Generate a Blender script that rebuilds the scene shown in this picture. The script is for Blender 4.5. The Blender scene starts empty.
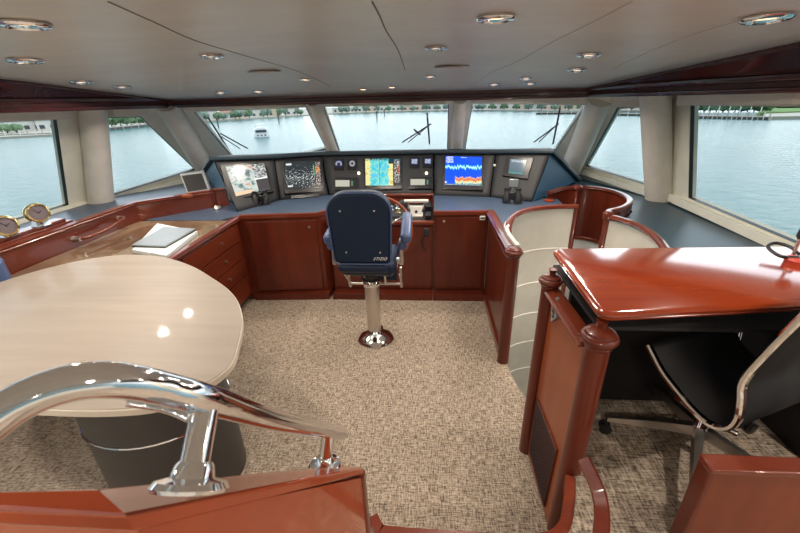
import bpy, bmesh, math, random
from mathutils import Vector as V, Matrix
random.seed(7)
S = bpy.context.scene
COL = S.collection
PI = math.pi
H = 2.0
FPX = 378.0
# ------------------------------------------------------------------ camera frame
def unit(v): return v / max(v.length, 1e-9)
_up = -unit(V((24, -858, FPX)))
_fw = unit(V((30, (24*30 + FPX*FPX)/858, FPX)))
_rt = _up.cross(_fw)
if _rt.x < 0: _rt = -_rt
def c2w(v): return V((_rt.dot(v), _fw.dot(v), _up.dot(v)))
CAM = V((0, 0, H))
def ray(x, y): return c2w(V((x-400, 266.5-y, FPX)))
def aZ(x, y, z): d = ray(x, y); return CAM + d*((z-H)/d.z)
def aY(x, y, Y): d = ray(x, y); return CAM + d*(Y/d.y)
def aX(x, y, X): d = ray(x, y); return CAM + d*(X/d.x)
def aD(x, y, dep): return CAM + ray(x, y)*(dep/FPX)
def proj(p):
    d = p-CAM
    x = d.x*_rt.x + d.y*_fw.x + d.z*_up.x
    y = d.x*_rt.y + d.y*_fw.y + d.z*_up.y
    z = d.x*_rt.z + d.y*_fw.z + d.z*_up.z
    return 400+FPX*x/z, 266.5-FPX*y/z
cam = bpy.data.cameras.new('camera'); co = bpy.data.objects.new('camera', cam); COL.objects.link(co)
cam.sensor_width = 36; cam.lens = FPX/800*36; cam.clip_start = .02; cam.clip_end = 5000
r, u, f = c2w(V((1,0,0))), c2w(V((0,1,0))), c2w(V((0,0,1)))
co.matrix_world = Matrix(((r.x,u.x,-f.x,0),(r.y,u.y,-f.y,0),(r.z,u.z,-f.z,H),(0,0,0,1)))
cam.dof.use_dof = True; cam.dof.focus_distance = 3.2; cam.dof.aperture_fstop = 7.0
S.camera = co

# ------------------------------------------------------------------ materials
def newmat(name):
    m = bpy.data.materials.new(name); m.use_nodes = True
    nt = m.node_tree; b = nt.nodes['Principled BSDF']
    return m, nt, b
def N(nt, t, **k):
    n = nt.nodes.new(t)
    for a, v in k.items():
        if a in n.inputs: n.inputs[a].default_value = v
        else: setattr(n, a, v)
    return n
def ramp(nt, fac, stops, interp='LINEAR'):
    r = N(nt, 'ShaderNodeValToRGB'); r.color_ramp.interpolation = interp
    e = r.color_ramp.elements
    while len(e) < len(stops): e.new(.5)
    for i, (p, c) in enumerate(stops):
        e[i].position = p; e[i].color = (*c, 1)
    nt.links.new(fac, r.inputs[0]); return r
def simple(name, c, rough=.5, metal=0, coat=0, bump=0, bscale=200, var=.06, emit=None, es=0, spec=.5):
    m, nt, b = newmat(name)
    tc = N(nt, 'ShaderNodeTexCoord'); no = N(nt, 'ShaderNodeTexNoise', Scale=6.0, Detail=4.0)
    nt.links.new(tc.outputs['Object'], no.inputs['Vector'])
    rp = ramp(nt, no.outputs['Fac'], [(.3, [x*(1-var) for x in c]), (.7, [min(1, x*(1+var)) for x in c])])
    nt.links.new(rp.outputs[0], b.inputs['Base Color'])
    b.inputs['Roughness'].default_value = rough; b.inputs['Metallic'].default_value = metal
    b.inputs['Coat Weight'].default_value = coat; b.inputs['Coat Roughness'].default_value = .08
    b.inputs['Specular IOR Level'].default_value = spec
    if bump:
        n2 = N(nt, 'ShaderNodeTexNoise', Scale=float(bscale), Detail=3.0)
        nt.links.new(tc.outputs['Object'], n2.inputs['Vector'])
        bp = N(nt, 'ShaderNodeBump', Strength=bump, Distance=.002)
        nt.links.new(n2.outputs['Fac'], bp.inputs['Height']); nt.links.new(bp.outputs[0], b.inputs['Normal'])
    if emit:
        b.inputs['Emission Color'].default_value = (*emit, 1); b.inputs['Emission Strength'].default_value = es
    return m
def wood(name, dark, light, stretch=(1, 1, .06), scale=14, rough=.3, coat=.6):
    m, nt, b = newmat(name)
    tc = N(nt, 'ShaderNodeTexCoord'); mp = N(nt, 'ShaderNodeMapping'); mp.inputs['Scale'].default_value = stretch
    nt.links.new(tc.outputs['Object'], mp.inputs['Vector'])
    a = N(nt, 'ShaderNodeTexNoise', Scale=float(scale), Detail=6.0, Roughness=.65, Distortion=.4)
    c = N(nt, 'ShaderNodeTexNoise', Scale=float(scale*.18), Detail=2.0)
    nt.links.new(mp.outputs[0], a.inputs['Vector']); nt.links.new(mp.outputs[0], c.inputs['Vector'])
    mx = N(nt, 'ShaderNodeMath', operation='ADD'); nt.links.new(a.outputs['Fac'], mx.inputs[0]); nt.links.new(c.outputs['Fac'], mx.inputs[1])
    hf = N(nt, 'ShaderNodeMath', operation='MULTIPLY'); hf.inputs[1].default_value = .5; nt.links.new(mx.outputs[0], hf.inputs[0])
    rp = ramp(nt, hf.outputs[0], [(.3, dark), (.7, light)])
    nt.links.new(rp.outputs[0], b.inputs['Base Color'])
    b.inputs['Roughness'].default_value = rough; b.inputs['Coat Weight'].default_value = coat; b.inputs['Coat Roughness'].default_value = .06; b.inputs['Specular IOR Level'].default_value = .3
    return m
M = {}
M['wood'] = wood('mahogany_vertical', (.062,.0085,.0045), (.150,.025,.010), rough=.34, coat=.4)
M['wood_h'] = wood('mahogany_lengthwise', (.085,.013,.007), (.21,.040,.016), (.06,1,1), rough=.28, coat=.7)
M['wood_y'] = wood('mahogany_fore_aft', (.08,.012,.006), (.20,.038,.014), (1,.06,1), rough=.28, coat=.7)
M['wood_red'] = wood('cherry_panel', (.21,.043,.013), (.32,.080,.027), rough=.42, coat=.2)
M['wood_mid'] = wood('cherry_low_panel', (.12,.025,.010), (.20,.045,.019), rough=.4, coat=.25)
M['wood_desk'] = wood('cherry_tabletop', (.20,.022,.005), (.38,.062,.012), (.08,1,1), 10, .14, 1); M['wood_desk'].node_tree.nodes['Principled BSDF'].inputs['Coat IOR'].default_value = 1.7; M['wood_desk'].node_tree.nodes['Principled BSDF'].inputs['Coat Roughness'].default_value = .13
M['wood_fg'] = wood('cherry_stair', (.24,.030,.007), (.38,.066,.015), (1,.1,.3), 9, .25, .7)
M['wood_dk'] = wood('dark_mahogany_trim', (.04,.009,.010), (.085,.02,.019), (.06,1,1), rough=.25, coat=.8)
M['table'] = wood('pale_maple', (.28,.235,.195), (.40,.345,.295), (.10,1,1), 9, .42, .15)
M['table_edge'] = simple('pale_edge', (.62,.55,.46), .4)
M['chrome'] = simple('chrome', (.86,.86,.88), .06, 1, var=.01)
M['steel'] = simple('brushed_steel', (.66,.62,.58), .30, 1, var=.03)
M['brass'] = simple('polished_brass', (.85,.66,.32), .15, 1)
M['cream'] = simple('cream_vinyl_wall', (.70,.67,.60), .55, bump=.1)
M['wall'] = simple('cream_window_frame', (.74,.73,.64), .5)
M['column'] = simple('padded_column_cover', (.66,.62,.56), .55, bump=.1)
M['leather_grey'] = simple('pale_grey_leather', (.50,.49,.44), .45, bump=.15, bscale=90)
M['seam'] = simple('white_piping', (.85,.83,.78), .5)
M['ceil_seam'] = simple('ceiling_joint', (.17,.15,.14), .6)
M['ceil_seam2'] = simple('ceiling_joint_light', (.55,.53,.50), .6)
M['blue'] = simple('blue_vinyl', (.045,.135,.235), .42, bump=.2, bscale=160, spec=.5)
M['bluetop'] = simple('slate_blue_worktop', (.052,.078,.125), .36, bump=.25, bscale=220, spec=.5)
M['bluegrn'] = simple('slate_counter', (.026,.058,.082), .36, bump=.2, bscale=220, spec=.4)
M['navy'] = simple('navy_leather', (.005,.016,.042), .45, bump=.25, bscale=140, spec=.35)
M['bluepad'] = simple('blue_leather', (.06,.10,.22), .35, bump=.2, bscale=140, spec=.7)
M['brow'] = simple('dark_teal_padding', (.005,.020,.034), .5, bump=.2, bscale=160)
M['panel'] = simple('grey_instrument_face', (.030,.031,.034), .55, bump=.1, bscale=400, spec=.3)
M['blackp'] = simple('black_plastic', (.012,.012,.014), .3)
M['black'] = simple('black_leather', (.005,.005,.007), .6, bump=.2, bscale=150)
M['dark'] = simple('dark_parts_and_shade', (.010,.009,.010), .8)  # near-black parts; under the desk the colour also holds the deep shadow
M['lens'] = simple('binocular_glass', (.03,.03,.06), .08)
M['white'] = simple('white_plastic', (.75,.74,.70), .35)
M['paper'] = simple('white_paper', (.62,.66,.66), .6)
M['slv'] = simple('silver_lid', (.30,.33,.35), .3, .4)
M['taupe'] = simple('taupe_leather', (.045,.042,.040), .42, bump=.2, bscale=120)
M['red'] = simple('red_rubber', (.45,.05,.03), .4)
M['dial'] = simple('clock_face', (.16,.13,.15), .5)
M['lcd'] = simple('pale_lcd', (.55,.56,.46), .4, emit=(.6,.62,.5), es=.25)
M['tread'] = simple('pale_stair_tread', (.75,.74,.70), .5)
def m_emit(name, c, s):
    m, nt, b = newmat(name)
    b.inputs['Base Color'].default_value = (*c, 1)
    b.inputs['Emission Color'].default_value = (*c, 1); b.inputs['Emission Strength'].default_value = s
    return m
M['bulb'] = m_emit('warm_lamp_lens', (1, .66, .38), 1.6)
M['led'] = m_emit('small_warm_lamp', (1, .75, .45), 4)
def m_carpet():
    m, nt, b = newmat('woven_sisal_carpet')
    tc = N(nt, 'ShaderNodeTexCoord')
    outs = []
    for sc, s in (((1, .10, 1), 170), ((.10, 1, 1), 170), ((1, 1, 1), 60), ((.5, 1, 1), 110), ((1, .5, 1), 110)):
        mp = N(nt, 'ShaderNodeMapping'); mp.inputs['Scale'].default_value = sc
        no = N(nt, 'ShaderNodeTexNoise', Scale=float(s), Detail=2.0, Roughness=.5)
        nt.links.new(tc.outputs['Object'], mp.inputs[0]); nt.links.new(mp.outputs[0], no.inputs['Vector']); outs.append(no.outputs['Fac'])
    acc = None
    for o_, k in zip(outs, (.3, .3, .08, .16, .16)):
        q = N(nt, 'ShaderNodeMath', operation='MULTIPLY'); q.inputs[1].default_value = k; nt.links.new(o_, q.inputs[0])
        if acc is None: acc = q
        else:
            t = N(nt, 'ShaderNodeMath', operation='ADD'); nt.links.new(acc.outputs[0], t.inputs[0]); nt.links.new(q.outputs[0], t.inputs[1]); acc = t
    rp = ramp(nt, acc.outputs[0], [(.39, (.070,.052,.042)), (.455, (.20,.158,.122)), (.51, (.355,.29,.225)), (.60, (.56,.475,.385))])
    nt.links.new(rp.outputs[0], b.inputs['Base Color']); b.inputs['Roughness'].default_value = .95; b.inputs['Specular IOR Level'].default_value = .2
    bp = N(nt, 'ShaderNodeBump', Strength=.35, Distance=.003); nt.links.new(acc.outputs[0], bp.inputs['Height']); nt.links.new(bp.outputs[0], b.inputs['Normal'])
    return m
M['carpet'] = m_carpet()
def m_ceiling():
    m, nt, b = newmat('ceiling_panel')
    tc = N(nt, 'ShaderNodeTexCoord'); mp = N(nt, 'ShaderNodeMapping'); mp.inputs['Scale'].default_value = (.35, 1, 1)
    no = N(nt, 'ShaderNodeTexNoise', Scale=3.0, Detail=8.0, Roughness=.7)
    nt.links.new(tc.outputs['Object'], mp.inputs[0]); nt.links.new(mp.outputs[0], no.inputs['Vector'])
    rp = ramp(nt, no.outputs['Fac'], [(.3, (.58,.57,.55)), (.7, (.70,.69,.66))])
    nt.links.new(rp.outputs[0], b.inputs['Base Color']); b.inputs['Roughness'].default_value = .38
    return m
M['ceiling'] = m_ceiling()
def m_glass():
    m, nt, b = newmat('window_glass'); nt.nodes.remove(b)
    out = nt.nodes['Material Output']
    t = N(nt, 'ShaderNodeBsdfTransparent'); t.inputs[0].default_value = (.93,.97,.97,1)
    g = N(nt, 'ShaderNodeBsdfGlossy'); g.inputs['Roughness'].default_value = .02
    mx = N(nt, 'ShaderNodeMixShader'); mx.inputs[0].default_value = .035
    nt.links.new(t.outputs[0], mx.inputs[1]); nt.links.new(g.outputs[0], mx.inputs[2])
    nt.links.new(mx.outputs[0], out.inputs['Surface']); return m
M['glass'] = m_glass()
def m_water():
    m, nt, b = newmat('harbour_water')
    tc = N(nt, 'ShaderNodeTexCoord'); no = N(nt, 'ShaderNodeTexNoise', Scale=.9, Detail=8.0, Roughness=.6)
    mp = N(nt, 'ShaderNodeMapping'); mp.inputs['Scale'].default_value = (.6, 1, 1)
    nt.links.new(tc.outputs['Object'], mp.inputs[0]); nt.links.new(mp.outputs[0], no.inputs['Vector'])
    n2 = N(nt, 'ShaderNodeTexNoise', Scale=.06, Detail=3.0); nt.links.new(tc.outputs['Object'], n2.inputs['Vector'])
    rp = ramp(nt, n2.outputs['Fac'], [(.3, (.065,.17,.165)), (.7, (.095,.21,.20))])
    nt.links.new(rp.outputs[0], b.inputs['Base Color'])
    b.inputs['Roughness'].default_value = .2; b.inputs['IOR'].default_value = 1.33; b.inputs['Specular IOR Level'].default_value = .3
    bp = N(nt, 'ShaderNodeBump', Strength=.8, Distance=.35); nt.links.new(no.outputs['Fac'], bp.inputs['Height']); nt.links.new(bp.outputs[0], b.inputs['Normal'])
    return m
M['water'] = m_water()
def m_screen(kind):
    m, nt, b = newmat('screen_' + kind)
    uv = N(nt, 'ShaderNodeTexCoord').outputs['UV']
    sp = N(nt, 'ShaderNodeSeparateXYZ'); nt.links.new(uv, sp.inputs[0]); X, Y = sp.outputs[0], sp.outputs[1]
    def noise(scale, det=3, stretch=(1,1,1), off=(0,0,0)):
        mp = N(nt, 'ShaderNodeMapping'); mp.inputs['Scale'].default_value = stretch; mp.inputs['Location'].default_value = off
        nt.links.new(uv, mp.inputs[0]); n = N(nt, 'ShaderNodeTexNoise', Scale=float(scale), Detail=float(det)); nt.links.new(mp.outputs[0], n.inputs['Vector']); return n.outputs['Fac']
    def mth(op, a, c, d=None):
        n = N(nt, 'ShaderNodeMath', operation=op)
        for i, v in enumerate((a, c, d)):
            if v is None: continue
            if isinstance(v, (int, float)): n.inputs[i].default_value = v
            else: nt.links.new(v, n.inputs[i])
        return n.outputs[0]
    def between(v, a, c): return mth('MULTIPLY', mth('GREATER_THAN', v, a), mth('LESS_THAN', v, c))
    def rect(x0, x1, y0, y1): return mth('MULTIPLY', between(X, x0, x1), between(Y, y0, y1))
    def mix(fac, A, B):
        n = N(nt, 'ShaderNodeMix', data_type='RGBA')
        nt.links.new(fac, n.inputs[0])
        for i, v in ((6, A), (7, B)):
            if isinstance(v, tuple): n.inputs[i].default_value = (*v, 1)
            else: nt.links.new(v, n.inputs[i])
        return n.outputs[2]
    if kind == 'camera_views':
        n = noise(5, 5); c = ramp(nt, n, [(.30, (.03,.07,.10)), (.40, (.16,.24,.22)), (.47, (.50,.60,.58)), (.56, (.66,.68,.62)), (.64, (.55,.22,.15)), (.70, (.70,.66,.58))]).outputs[0]
        c2 = ramp(nt, noise(13, 4), [(.40, (.05,.055,.06)), (.60, (.62,.64,.62))]).outputs[0]
        c = mix(rect(.66, 1, .5, 1), c, c2); c = mix(rect(.66, 1, .0, .42), c, (.06,.055,.06))
        c = mix(rect(.64, 1, .42, .47), c, (.95,.95,.92)); c = mix(rect(.0, .5, .0, .12), c, (.85,.60,.40))
    elif kind == 'radar':
        c = mix(mth('GREATER_THAN', mth('SUBTRACT', noise(20, 5, (1,1.6,1)), mth('MULTIPLY', mth('ABSOLUTE', mth('SUBTRACT', Y, .38), 0), .25)), .555), (.018,.028,.032), (.72,.76,.74))
        c = mix(rect(.82, 1, 0, 1), c, (.02,.012,.012))
        c = mix(mth('MULTIPLY', rect(.83, .97, .1, .95), mth('GREATER_THAN', noise(34, 2), .55)), c, (.78,.66,.6))
        c = mix(mth('MULTIPLY', rect(.84, .94, .55, .75), mth('GREATER_THAN', noise(14, 2), .45)), c, (.75,.33,.06))
        c = mix(rect(.77, .80, .45, .85), c, (.15,.4,.22))
        for rc in ((.03, .18, .86, .93), (.04, .17, .06, .12)): c = mix(mth('MULTIPLY', rect(*rc), mth('GREATER_THAN', noise(60, 2), .42)), c, (.9,.92,.9))
    elif kind == 'chart':
        c = ramp(nt, noise(5, 4, (1.6,.8,1), (3,1,0)), [(.36, (.05,.50,.72)), (.46, (.06,.62,.62)), (.50, (.30,.72,.55)), (.60, (.10,.55,.75))]).outputs[0]
        edge = mth('ABSOLUTE', mth('SUBTRACT', X, .40), 0)
        land = mth('GREATER_THAN', mth('ADD', edge, mth('MULTIPLY', noise(7, 4), .25)), .385)
        c = mix(land, c, (.80,.74,.32))
        c = mix(mth('MULTIPLY', land, mth('GREATER_THAN', noise(6, 3, (1,1,1), (5,2,0)), .60)), c, (.70,.50,.12))
        c = mix(rect(.395, .41, 0, .95), c, (.10,.15,.35))
        c = mix(rect(.79, 1, 0, 1), c, (.02,.02,.025)); c = mix(rect(.66, 1, .8, 1), c, (.01,.04,.06))
        c = mix(mth('MULTIPLY', rect(.82, .98, .1, .95), mth('GREATER_THAN', noise(30, 2), .54)), c, (.75,.72,.65))
        c = mix(rect(.92, .96, .45, .7), c, (.5,.1,.05)); c = mix(mth('MULTIPLY', rect(.0, .64, .93, 1), mth('GREATER_THAN', noise(30, 2), .48)), c, (.02,.05,.08))
    elif kind == 'sonar':
        c = (0.0, .10, .90)
        base = mix(mth('LESS_THAN', Y, 2), (0,.1,.9), (0.0,.09,.88))
        jag = mth('MULTIPLY', mth('SUBTRACT', noise(22, 4, (1,.05,1)), .5), .42)
        band = mth('ABSOLUTE', mth('SUBTRACT', mth('ADD', Y, jag), .62), 0)
        c = mix(mth('LESS_THAN', band, .06), base, (.02,.55,.85)); c = mix(mth('LESS_THAN', band, .03), c, (.55,.92,.95))
        bot = mth('ADD', Y, mth('MULTIPLY', jag, .7))
        bc = ramp(nt, bot, [(.04, (.1,.45,.35)), (.10, (.85,.85,.65)), (.15, (.90,.45,.10)), (.20, (.70,.07,.02)), (.26, (.85,.55,.35))]).outputs[0]
        c = mix(mth('MULTIPLY', rect(.28, 1, .045, .4), mth('LESS_THAN', bot, .27)), c, bc)
        c = mix(mth('MULTIPLY', rect(.02, .22, .76, .99), mth('GREATER_THAN', noise(40, 2), .5)), c, (.80,.85,.95))
        c = mix(mth('MULTIPLY', rect(.42, .6, .95, .98), mth('GREATER_THAN', noise(60, 1), .5)), c, (.8,.85,.95))
        c = mix(rect(0, 1, 0, .045), c, (.05,.12,.12)); c = mix(mth('MULTIPLY', rect(0, 1, .01, .035), mth('GREATER_THAN', noise(40, 1), .52)), c, (.8,.85,.85))
        c = mix(rect(.0, .05, .07, .12), c, (.9,.95,.95))
    elif kind == 'small':
        c = ramp(nt, Y, [(.1, (.09,.15,.18)), (.75, (.14,.20,.25)), (1, (.17,.24,.28))]).outputs[0]
        c = mix(mth('MULTIPLY', rect(.1, .9, .8, .95), mth('GREATER_THAN', noise(20, 1), .48)), c, (.6,.65,.68))
        c = mix(mth('MULTIPLY', rect(.0, 1, .04, .12), mth('GREATER_THAN', noise(20, 1), .45)), c, (.1,.35,.3))
    elif kind == 'dial':
        d = mth('SQRT', mth('ADD', mth('POWER', mth('SUBTRACT', X, .5), 2), mth('POWER', mth('SUBTRACT', Y, .45), 2)), 0)
        c = mix(between(d, .2, .42), (.01,.012,.04), (.45,.48,.62)); c = mix(mth('MULTIPLY', between(d, .2, .42), mth('GREATER_THAN', noise(18, 1), .52)), c, (.03,.03,.12))
        c = mix(rect(0, 1, 0, .3), c, (.01,.01,.03))
    elif kind == 'ring':
        d = mth('SQRT', mth('ADD', mth('POWER', mth('SUBTRACT', X, .5), 2), mth('POWER', mth('SUBTRACT', Y, .5), 2)), 0)
        c = mix(between(d, .18, .40), (.012,.012,.014), (.33,.34,.36))
    elif kind == 'digits':
        c = mix(mth('MULTIPLY', rect(.12, .88, .25, .85), mth('GREATER_THAN', noise(14, 1), .48)), (.005,.008,.03), (.55,.62,.85))
    elif kind == 'lcd':
        c = mix(rect(.0, .68, .1, .9), (.02,.02,.02), (.48,.47,.38)); c = mix(rect(.76, .84, .2, .8), c, (.10,.22,.12))
    elif kind == 'blank':
        c = mix(rect(0, 1, 0, 1), (.02,.022,.02), (.030,.034,.030))
    b.inputs['Base Color'].default_value = (.01,.01,.012,1); b.inputs['Roughness'].default_value = .15
    nt.links.new(c, b.inputs['Emission Color']); b.inputs['Emission Strength'].default_value = SCREEN_E
    return m
SCREEN_E = 1.0

# ------------------------------------------------------------------ mesh helpers
def bm_(): return bmesh.new()
def box(bm, c, s, mat=None):
    """box centred at c with size s, optional 3x3 rotation"""
    Mx = Matrix.Translation(V(c)) @ (mat.to_4x4() if mat else Matrix.Identity(4)) @ Matrix.Diagonal((*s, 1))
    bmesh.ops.create_cube(bm, size=1, matrix=Mx)
def box2(bm, a, b):
    a, b = V(a), V(b); box(bm, (a+b)/2, [abs(x) for x in (b-a)])
def prism(bm, pts, z0, z1):
    n = len(pts)
    lo = [bm.verts.new((p[0], p[1], z0)) for p in pts]; hi = [bm.verts.new((p[0], p[1], z1)) for p in pts]
    bm.faces.new(hi); bm.faces.new(lo[::-1])
    for i in range(n): bm.faces.new((lo[i], lo[(i+1) % n], hi[(i+1) % n], hi[i]))
def hexa(bm, lo, hi):
    """solid from two equal-length 3D loops"""
    a = [bm.verts.new(p) for p in lo]; b = [bm.verts.new(p) for p in hi]; n = len(a)
    bm.faces.new(a[::-1]); bm.faces.new(b)
    for i in range(n): bm.faces.new((a[i], a[(i+1) % n], b[(i+1) % n], b[i]))
def smooth_path(pts, n=6, closed=False):
    P = [V(p) for p in pts]; out = []
    m = len(P); rng = range(m if closed else m-1)
    for i in rng:
        p0 = P[(i-1) % m] if closed or i > 0 else P[0]*2-P[1]
        p1, p2 = P[i], P[(i+1) % m]
        p3 = P[(i+2) % m] if closed or i+2 < m else P[-1]*2-P[-2]
        for k in range(n):
            t = k/n
            out.append(.5*((2*p1)+(p2-p0)*t+(2*p0-5*p1+4*p2-p3)*t*t+(3*p1-p0-3*p2+p3)*t**3))
    if not closed: out.append(P[-1].copy())
    return out
def sweep(bm, path, prof, up=V((0,0,1)), closed=False, cap=True):
    """prof: list of (side, up) offsets. path: 3D points"""
    P = [V(p) for p in path]; m = len(P); rings = []
    for i, p in enumerate(P):
        a = P[(i-1) % m] if (closed or i > 0) else P[i]; b = P[(i+1) % m] if (closed or i < m-1) else P[i]
        t = unit(b-a); s = t.cross(up)
        if s.length < 1e-5: s = V((1,0,0))
        s = unit(s); w = s.cross(t)
        k = 1.0
        if a is not P[i] and b is not P[i]:
            t1 = unit(P[i]-a) if (P[i]-a).length > 1e-9 else t
            k = 1/max(.5, abs(t1.dot(t)))
        rings.append([bm.verts.new(p+s*(x*k)+w*y) for x, y in prof])
    n = len(prof)
    for i in range(m if closed else m-1):
        A, B = rings[i], rings[(i+1) % m]
        for j in range(n): bm.faces.new((A[j], A[(j+1) % n], B[(j+1) % n], B[j]))
    if not closed and cap: bm.faces.new(rings[0][::-1]); bm.faces.new(rings[-1])
def circ(r, n=12, ry=None): return [(math.cos(2*PI*i/n)*r, math.sin(2*PI*i/n)*(ry or r)) for i in range(n)]
def rect(w, h, x=0, y=0, b=0):
    w, h = w/2, h/2
    if not b: return [(x-w,y-h),(x+w,y-h),(x+w,y+h),(x-w,y+h)]
    return [(x-w+b,y-h),(x+w-b,y-h),(x+w,y-h+b),(x+w,y+h-b),(x+w-b,y+h),(x-w+b,y+h),(x-w,y+h-b),(x-w,y-h+b)]
def tube(bm, path, r, n=12, smooth=0):
    if smooth: path = smooth_path(path, smooth)
    sweep(bm, path, circ(r, n), V((0,0,1)) if abs(unit(V(path[-1])-V(path[0])).z) < .95 else V((0,1,0)))
def lathe(bm, prof, c=(0,0,0), axis=V((0,0,1)), n=28):
    """prof: (radius, height along axis)"""
    q = V((0,0,1)).rotation_difference(unit(V(axis))).to_matrix(); c = V(c)
    rings = [[bm.verts.new(c+q@V((r*math.cos(2*PI*i/n), r*math.sin(2*PI*i/n), h))) for i in range(n)] for r, h in prof]
    for a, b in zip(rings, rings[1:]):
        for i in range(n): bm.faces.new((a[i], a[(i+1) % n], b[(i+1) % n], b[i]))
    bm.faces.new(rings[0][::-1]); bm.faces.new(rings[-1])
def extr(bm, poly3, d):
    """flat polygon given thickness along vector d"""
    hexa(bm, poly3, [V(p)+V(d) for p in poly3])
def finish(o, bevel=0, smooth=False, sub=0, seg=2):
    if smooth:
        for p in o.data.polygons: p.use_smooth = True
    if bevel:
        b = o.modifiers.new('bevel', 'BEVEL'); b.width = bevel; b.segments = seg; b.limit_method = 'ANGLE'; b.angle_limit = math.radians(35)
    if sub:
        s = o.modifiers.new('sub', 'SUBSURF'); s.levels = sub; s.render_levels = sub
    return o
def obj(name, bm, mat, parent=None, bevel=0, smooth=False, sub=0, autos=True, label=None):
    bmesh.ops.remove_doubles(bm, verts=bm.verts, dist=1e-6)
    bmesh.ops.recalc_face_normals(bm, faces=bm.faces)
    base = parent
    off = V((0,0,0))
    while base is not None: off += base.location; base = base.parent
    if off.length: bmesh.ops.translate(bm, verts=bm.verts, vec=-off)
    me = bpy.data.meshes.new(name); bm.to_mesh(me); bm.free()
    me.materials.append(M[mat] if isinstance(mat, str) else mat)
    if autos:
        for p in me.polygons: p.use_smooth = True
        try: me.set_sharp_from_angle(angle=math.radians(38))
        except Exception: pass
    o = bpy.data.objects.new(name, me); COL.objects.link(o)
    if parent: o.parent = parent
    if label: o['label'] = label
    finish(o, bevel, False, sub)
    return o
def tag(o, label=None, cat=None, group=None, kind=None):
    if label: o['label'] = label
    if cat: o['category'] = cat
    if group: o['group'] = group
    if kind: o['kind'] = kind
    return o
def thing(name, label, cat, loc=(0,0,0), group=None):
    o = bpy.data.objects.new(name, None); COL.objects.link(o); o.location = loc; o.empty_display_size = .1
    return tag(o, label, cat, group)
def struct(name, bm=None, mat=None, parent=None, **k):
    o = obj(name, bm, mat, parent, **k) if bm else thing(name, None, None)
    if not parent: o['kind'] = 'structure'
    return o
def copy_tree(root):
    r = root.copy(); COL.objects.link(r)
    for ch in root.children:
        c = ch.copy(); COL.objects.link(c); c.parent = r
        for g in ch.children:
            d = g.copy(); COL.objects.link(d); d.parent = c
    return r
class Quad:
    """bilinear patch: u along c00->c10, v along c00->c01; normal towards the camera side"""
    def __init__(s, c00, c10, c11, c01):
        s.c = [V(x) for x in (c00, c10, c11, c01)]
        n = (s.c[1]-s.c[0]).cross(s.c[3]-s.c[0]); n = unit(n)
        if n.dot(CAM-s.c[0]) < 0: n = -n
        s.n = n
    def p(s, u, v, h=0):
        a, b, c, d = s.c
        return a*(1-u)*(1-v)+b*u*(1-v)+c*u*v+d*(1-u)*v+s.n*h
    def uv(s, x, y):
        u = v = .5
        for _ in range(30):
            e = 1e-4; a = proj(s.p(u, v)); b = proj(s.p(u+e, v)); c = proj(s.p(u, v+e))
            j11, j12, j21, j22 = (b[0]-a[0])/e, (c[0]-a[0])/e, (b[1]-a[1])/e, (c[1]-a[1])/e
            D = j11*j22-j12*j21; ex, ey = x-a[0], y-a[1]
            u += (ex*j22-ey*j12)/D; v += (ey*j11-ex*j21)/D
            u = max(-1.5, min(2.5, u)); v = max(-1.5, min(2.5, v))
        return u, v
    def slab(s, bm, uvs, h0, h1):
        hexa(bm, [s.p(u, v, h0) for u, v in uvs], [s.p(u, v, h1) for u, v in uvs])
    def px(s, bm, pts, h0, h1):
        s.slab(bm, [s.uv(*q) for q in pts], h0, h1)
def rc(u0, u1, v0, v1): return [(u0,v0),(u1,v0),(u1,v1),(u0,v1)]

# ------------------------------------------------------------------ hull: floor, landing, stairwell
FZ = .45
bm = bm_(); rail1 = [(.652,3.077),(.70,3.22),(.80,3.38),(.93,3.49),(1.08,3.555),(1.22,3.58),(1.36,3.575)]
prism(bm, [(-4.1,-1.2),(.64,-1.2),(.64,1.72),(.71,2.16),(.67,2.3),(.63,2.6),(.63,4.6),(-4.1,4.6)], -.06, 0)
struct('floor', bm, 'carpet', autos=False)
bm = bm_()
prism(bm, [(-.16,-1.2),(3.2,-1.2),(3.2,1.72),(.66,1.72),(.66,1.25),(.60,1.08),(.54,.99),(.44,.935),(.13,.925),(-.16,.925)], .02, FZ)
struct('floor_landing', bm, 'carpet', autos=False)
bm = bm_(); nose = smooth_path([(-.222,.985,FZ),(-.195,.945,FZ),(-.15,.928,FZ),(.13,.925,FZ),(.40,.93,FZ),(.52,.975,FZ),(.585,1.09,FZ),(.625,1.20,FZ+.01)], 5)
sweep(bm, nose, [(-.02,-.03),(.02,-.03),(.024,-.02),(.024,.002),(.018,.008),(-.02,.008)])
tag(obj('stair_nosing', bm, 'wood_h'), 'curved dark wood nosing edging the upper landing carpet, at the bottom centre', 'step edge')

# ------------------------------------------------------------------ ceiling
def ze(y): return 2.065+.075*(4.43-y) if y > 1.6 else 2.277
def zc(y): return 2.31-.0595*max(0, y-2.4)**2
def xr(y): return 1.63+.137*(4.43-y)
def xl(y): return -2.93-.137*(4.43-y)
def ceil(x, y):
    m = (xr(y)+xl(y))/2; s = (x-m)/((xr(y)-xl(y))/2)
    t = (1-x*0) and (x-xl(y))/(xr(y)-xl(y))
    e = ze(y)+.03*(1-t)*(min(1, (4.43-y)/1.5))
    return e+(max(zc(y), e)-e)*(1-min(1, s*s))
bm = bm_(); ys = [-1.5+i*.1483 for i in range(41)]; ys[-1] = 4.43; NX = 28; g = []
for y in ys: g.append([bm.verts.new((xl(y)+(xr(y)-xl(y))*i/NX, y, ceil(xl(y)+(xr(y)-xl(y))*i/NX, y))) for i in range(NX+1)])
for a, b in zip(g, g[1:]):
    for i in range(NX): bm.faces.new((a[i], b[i], b[i+1], a[i+1]))
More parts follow.
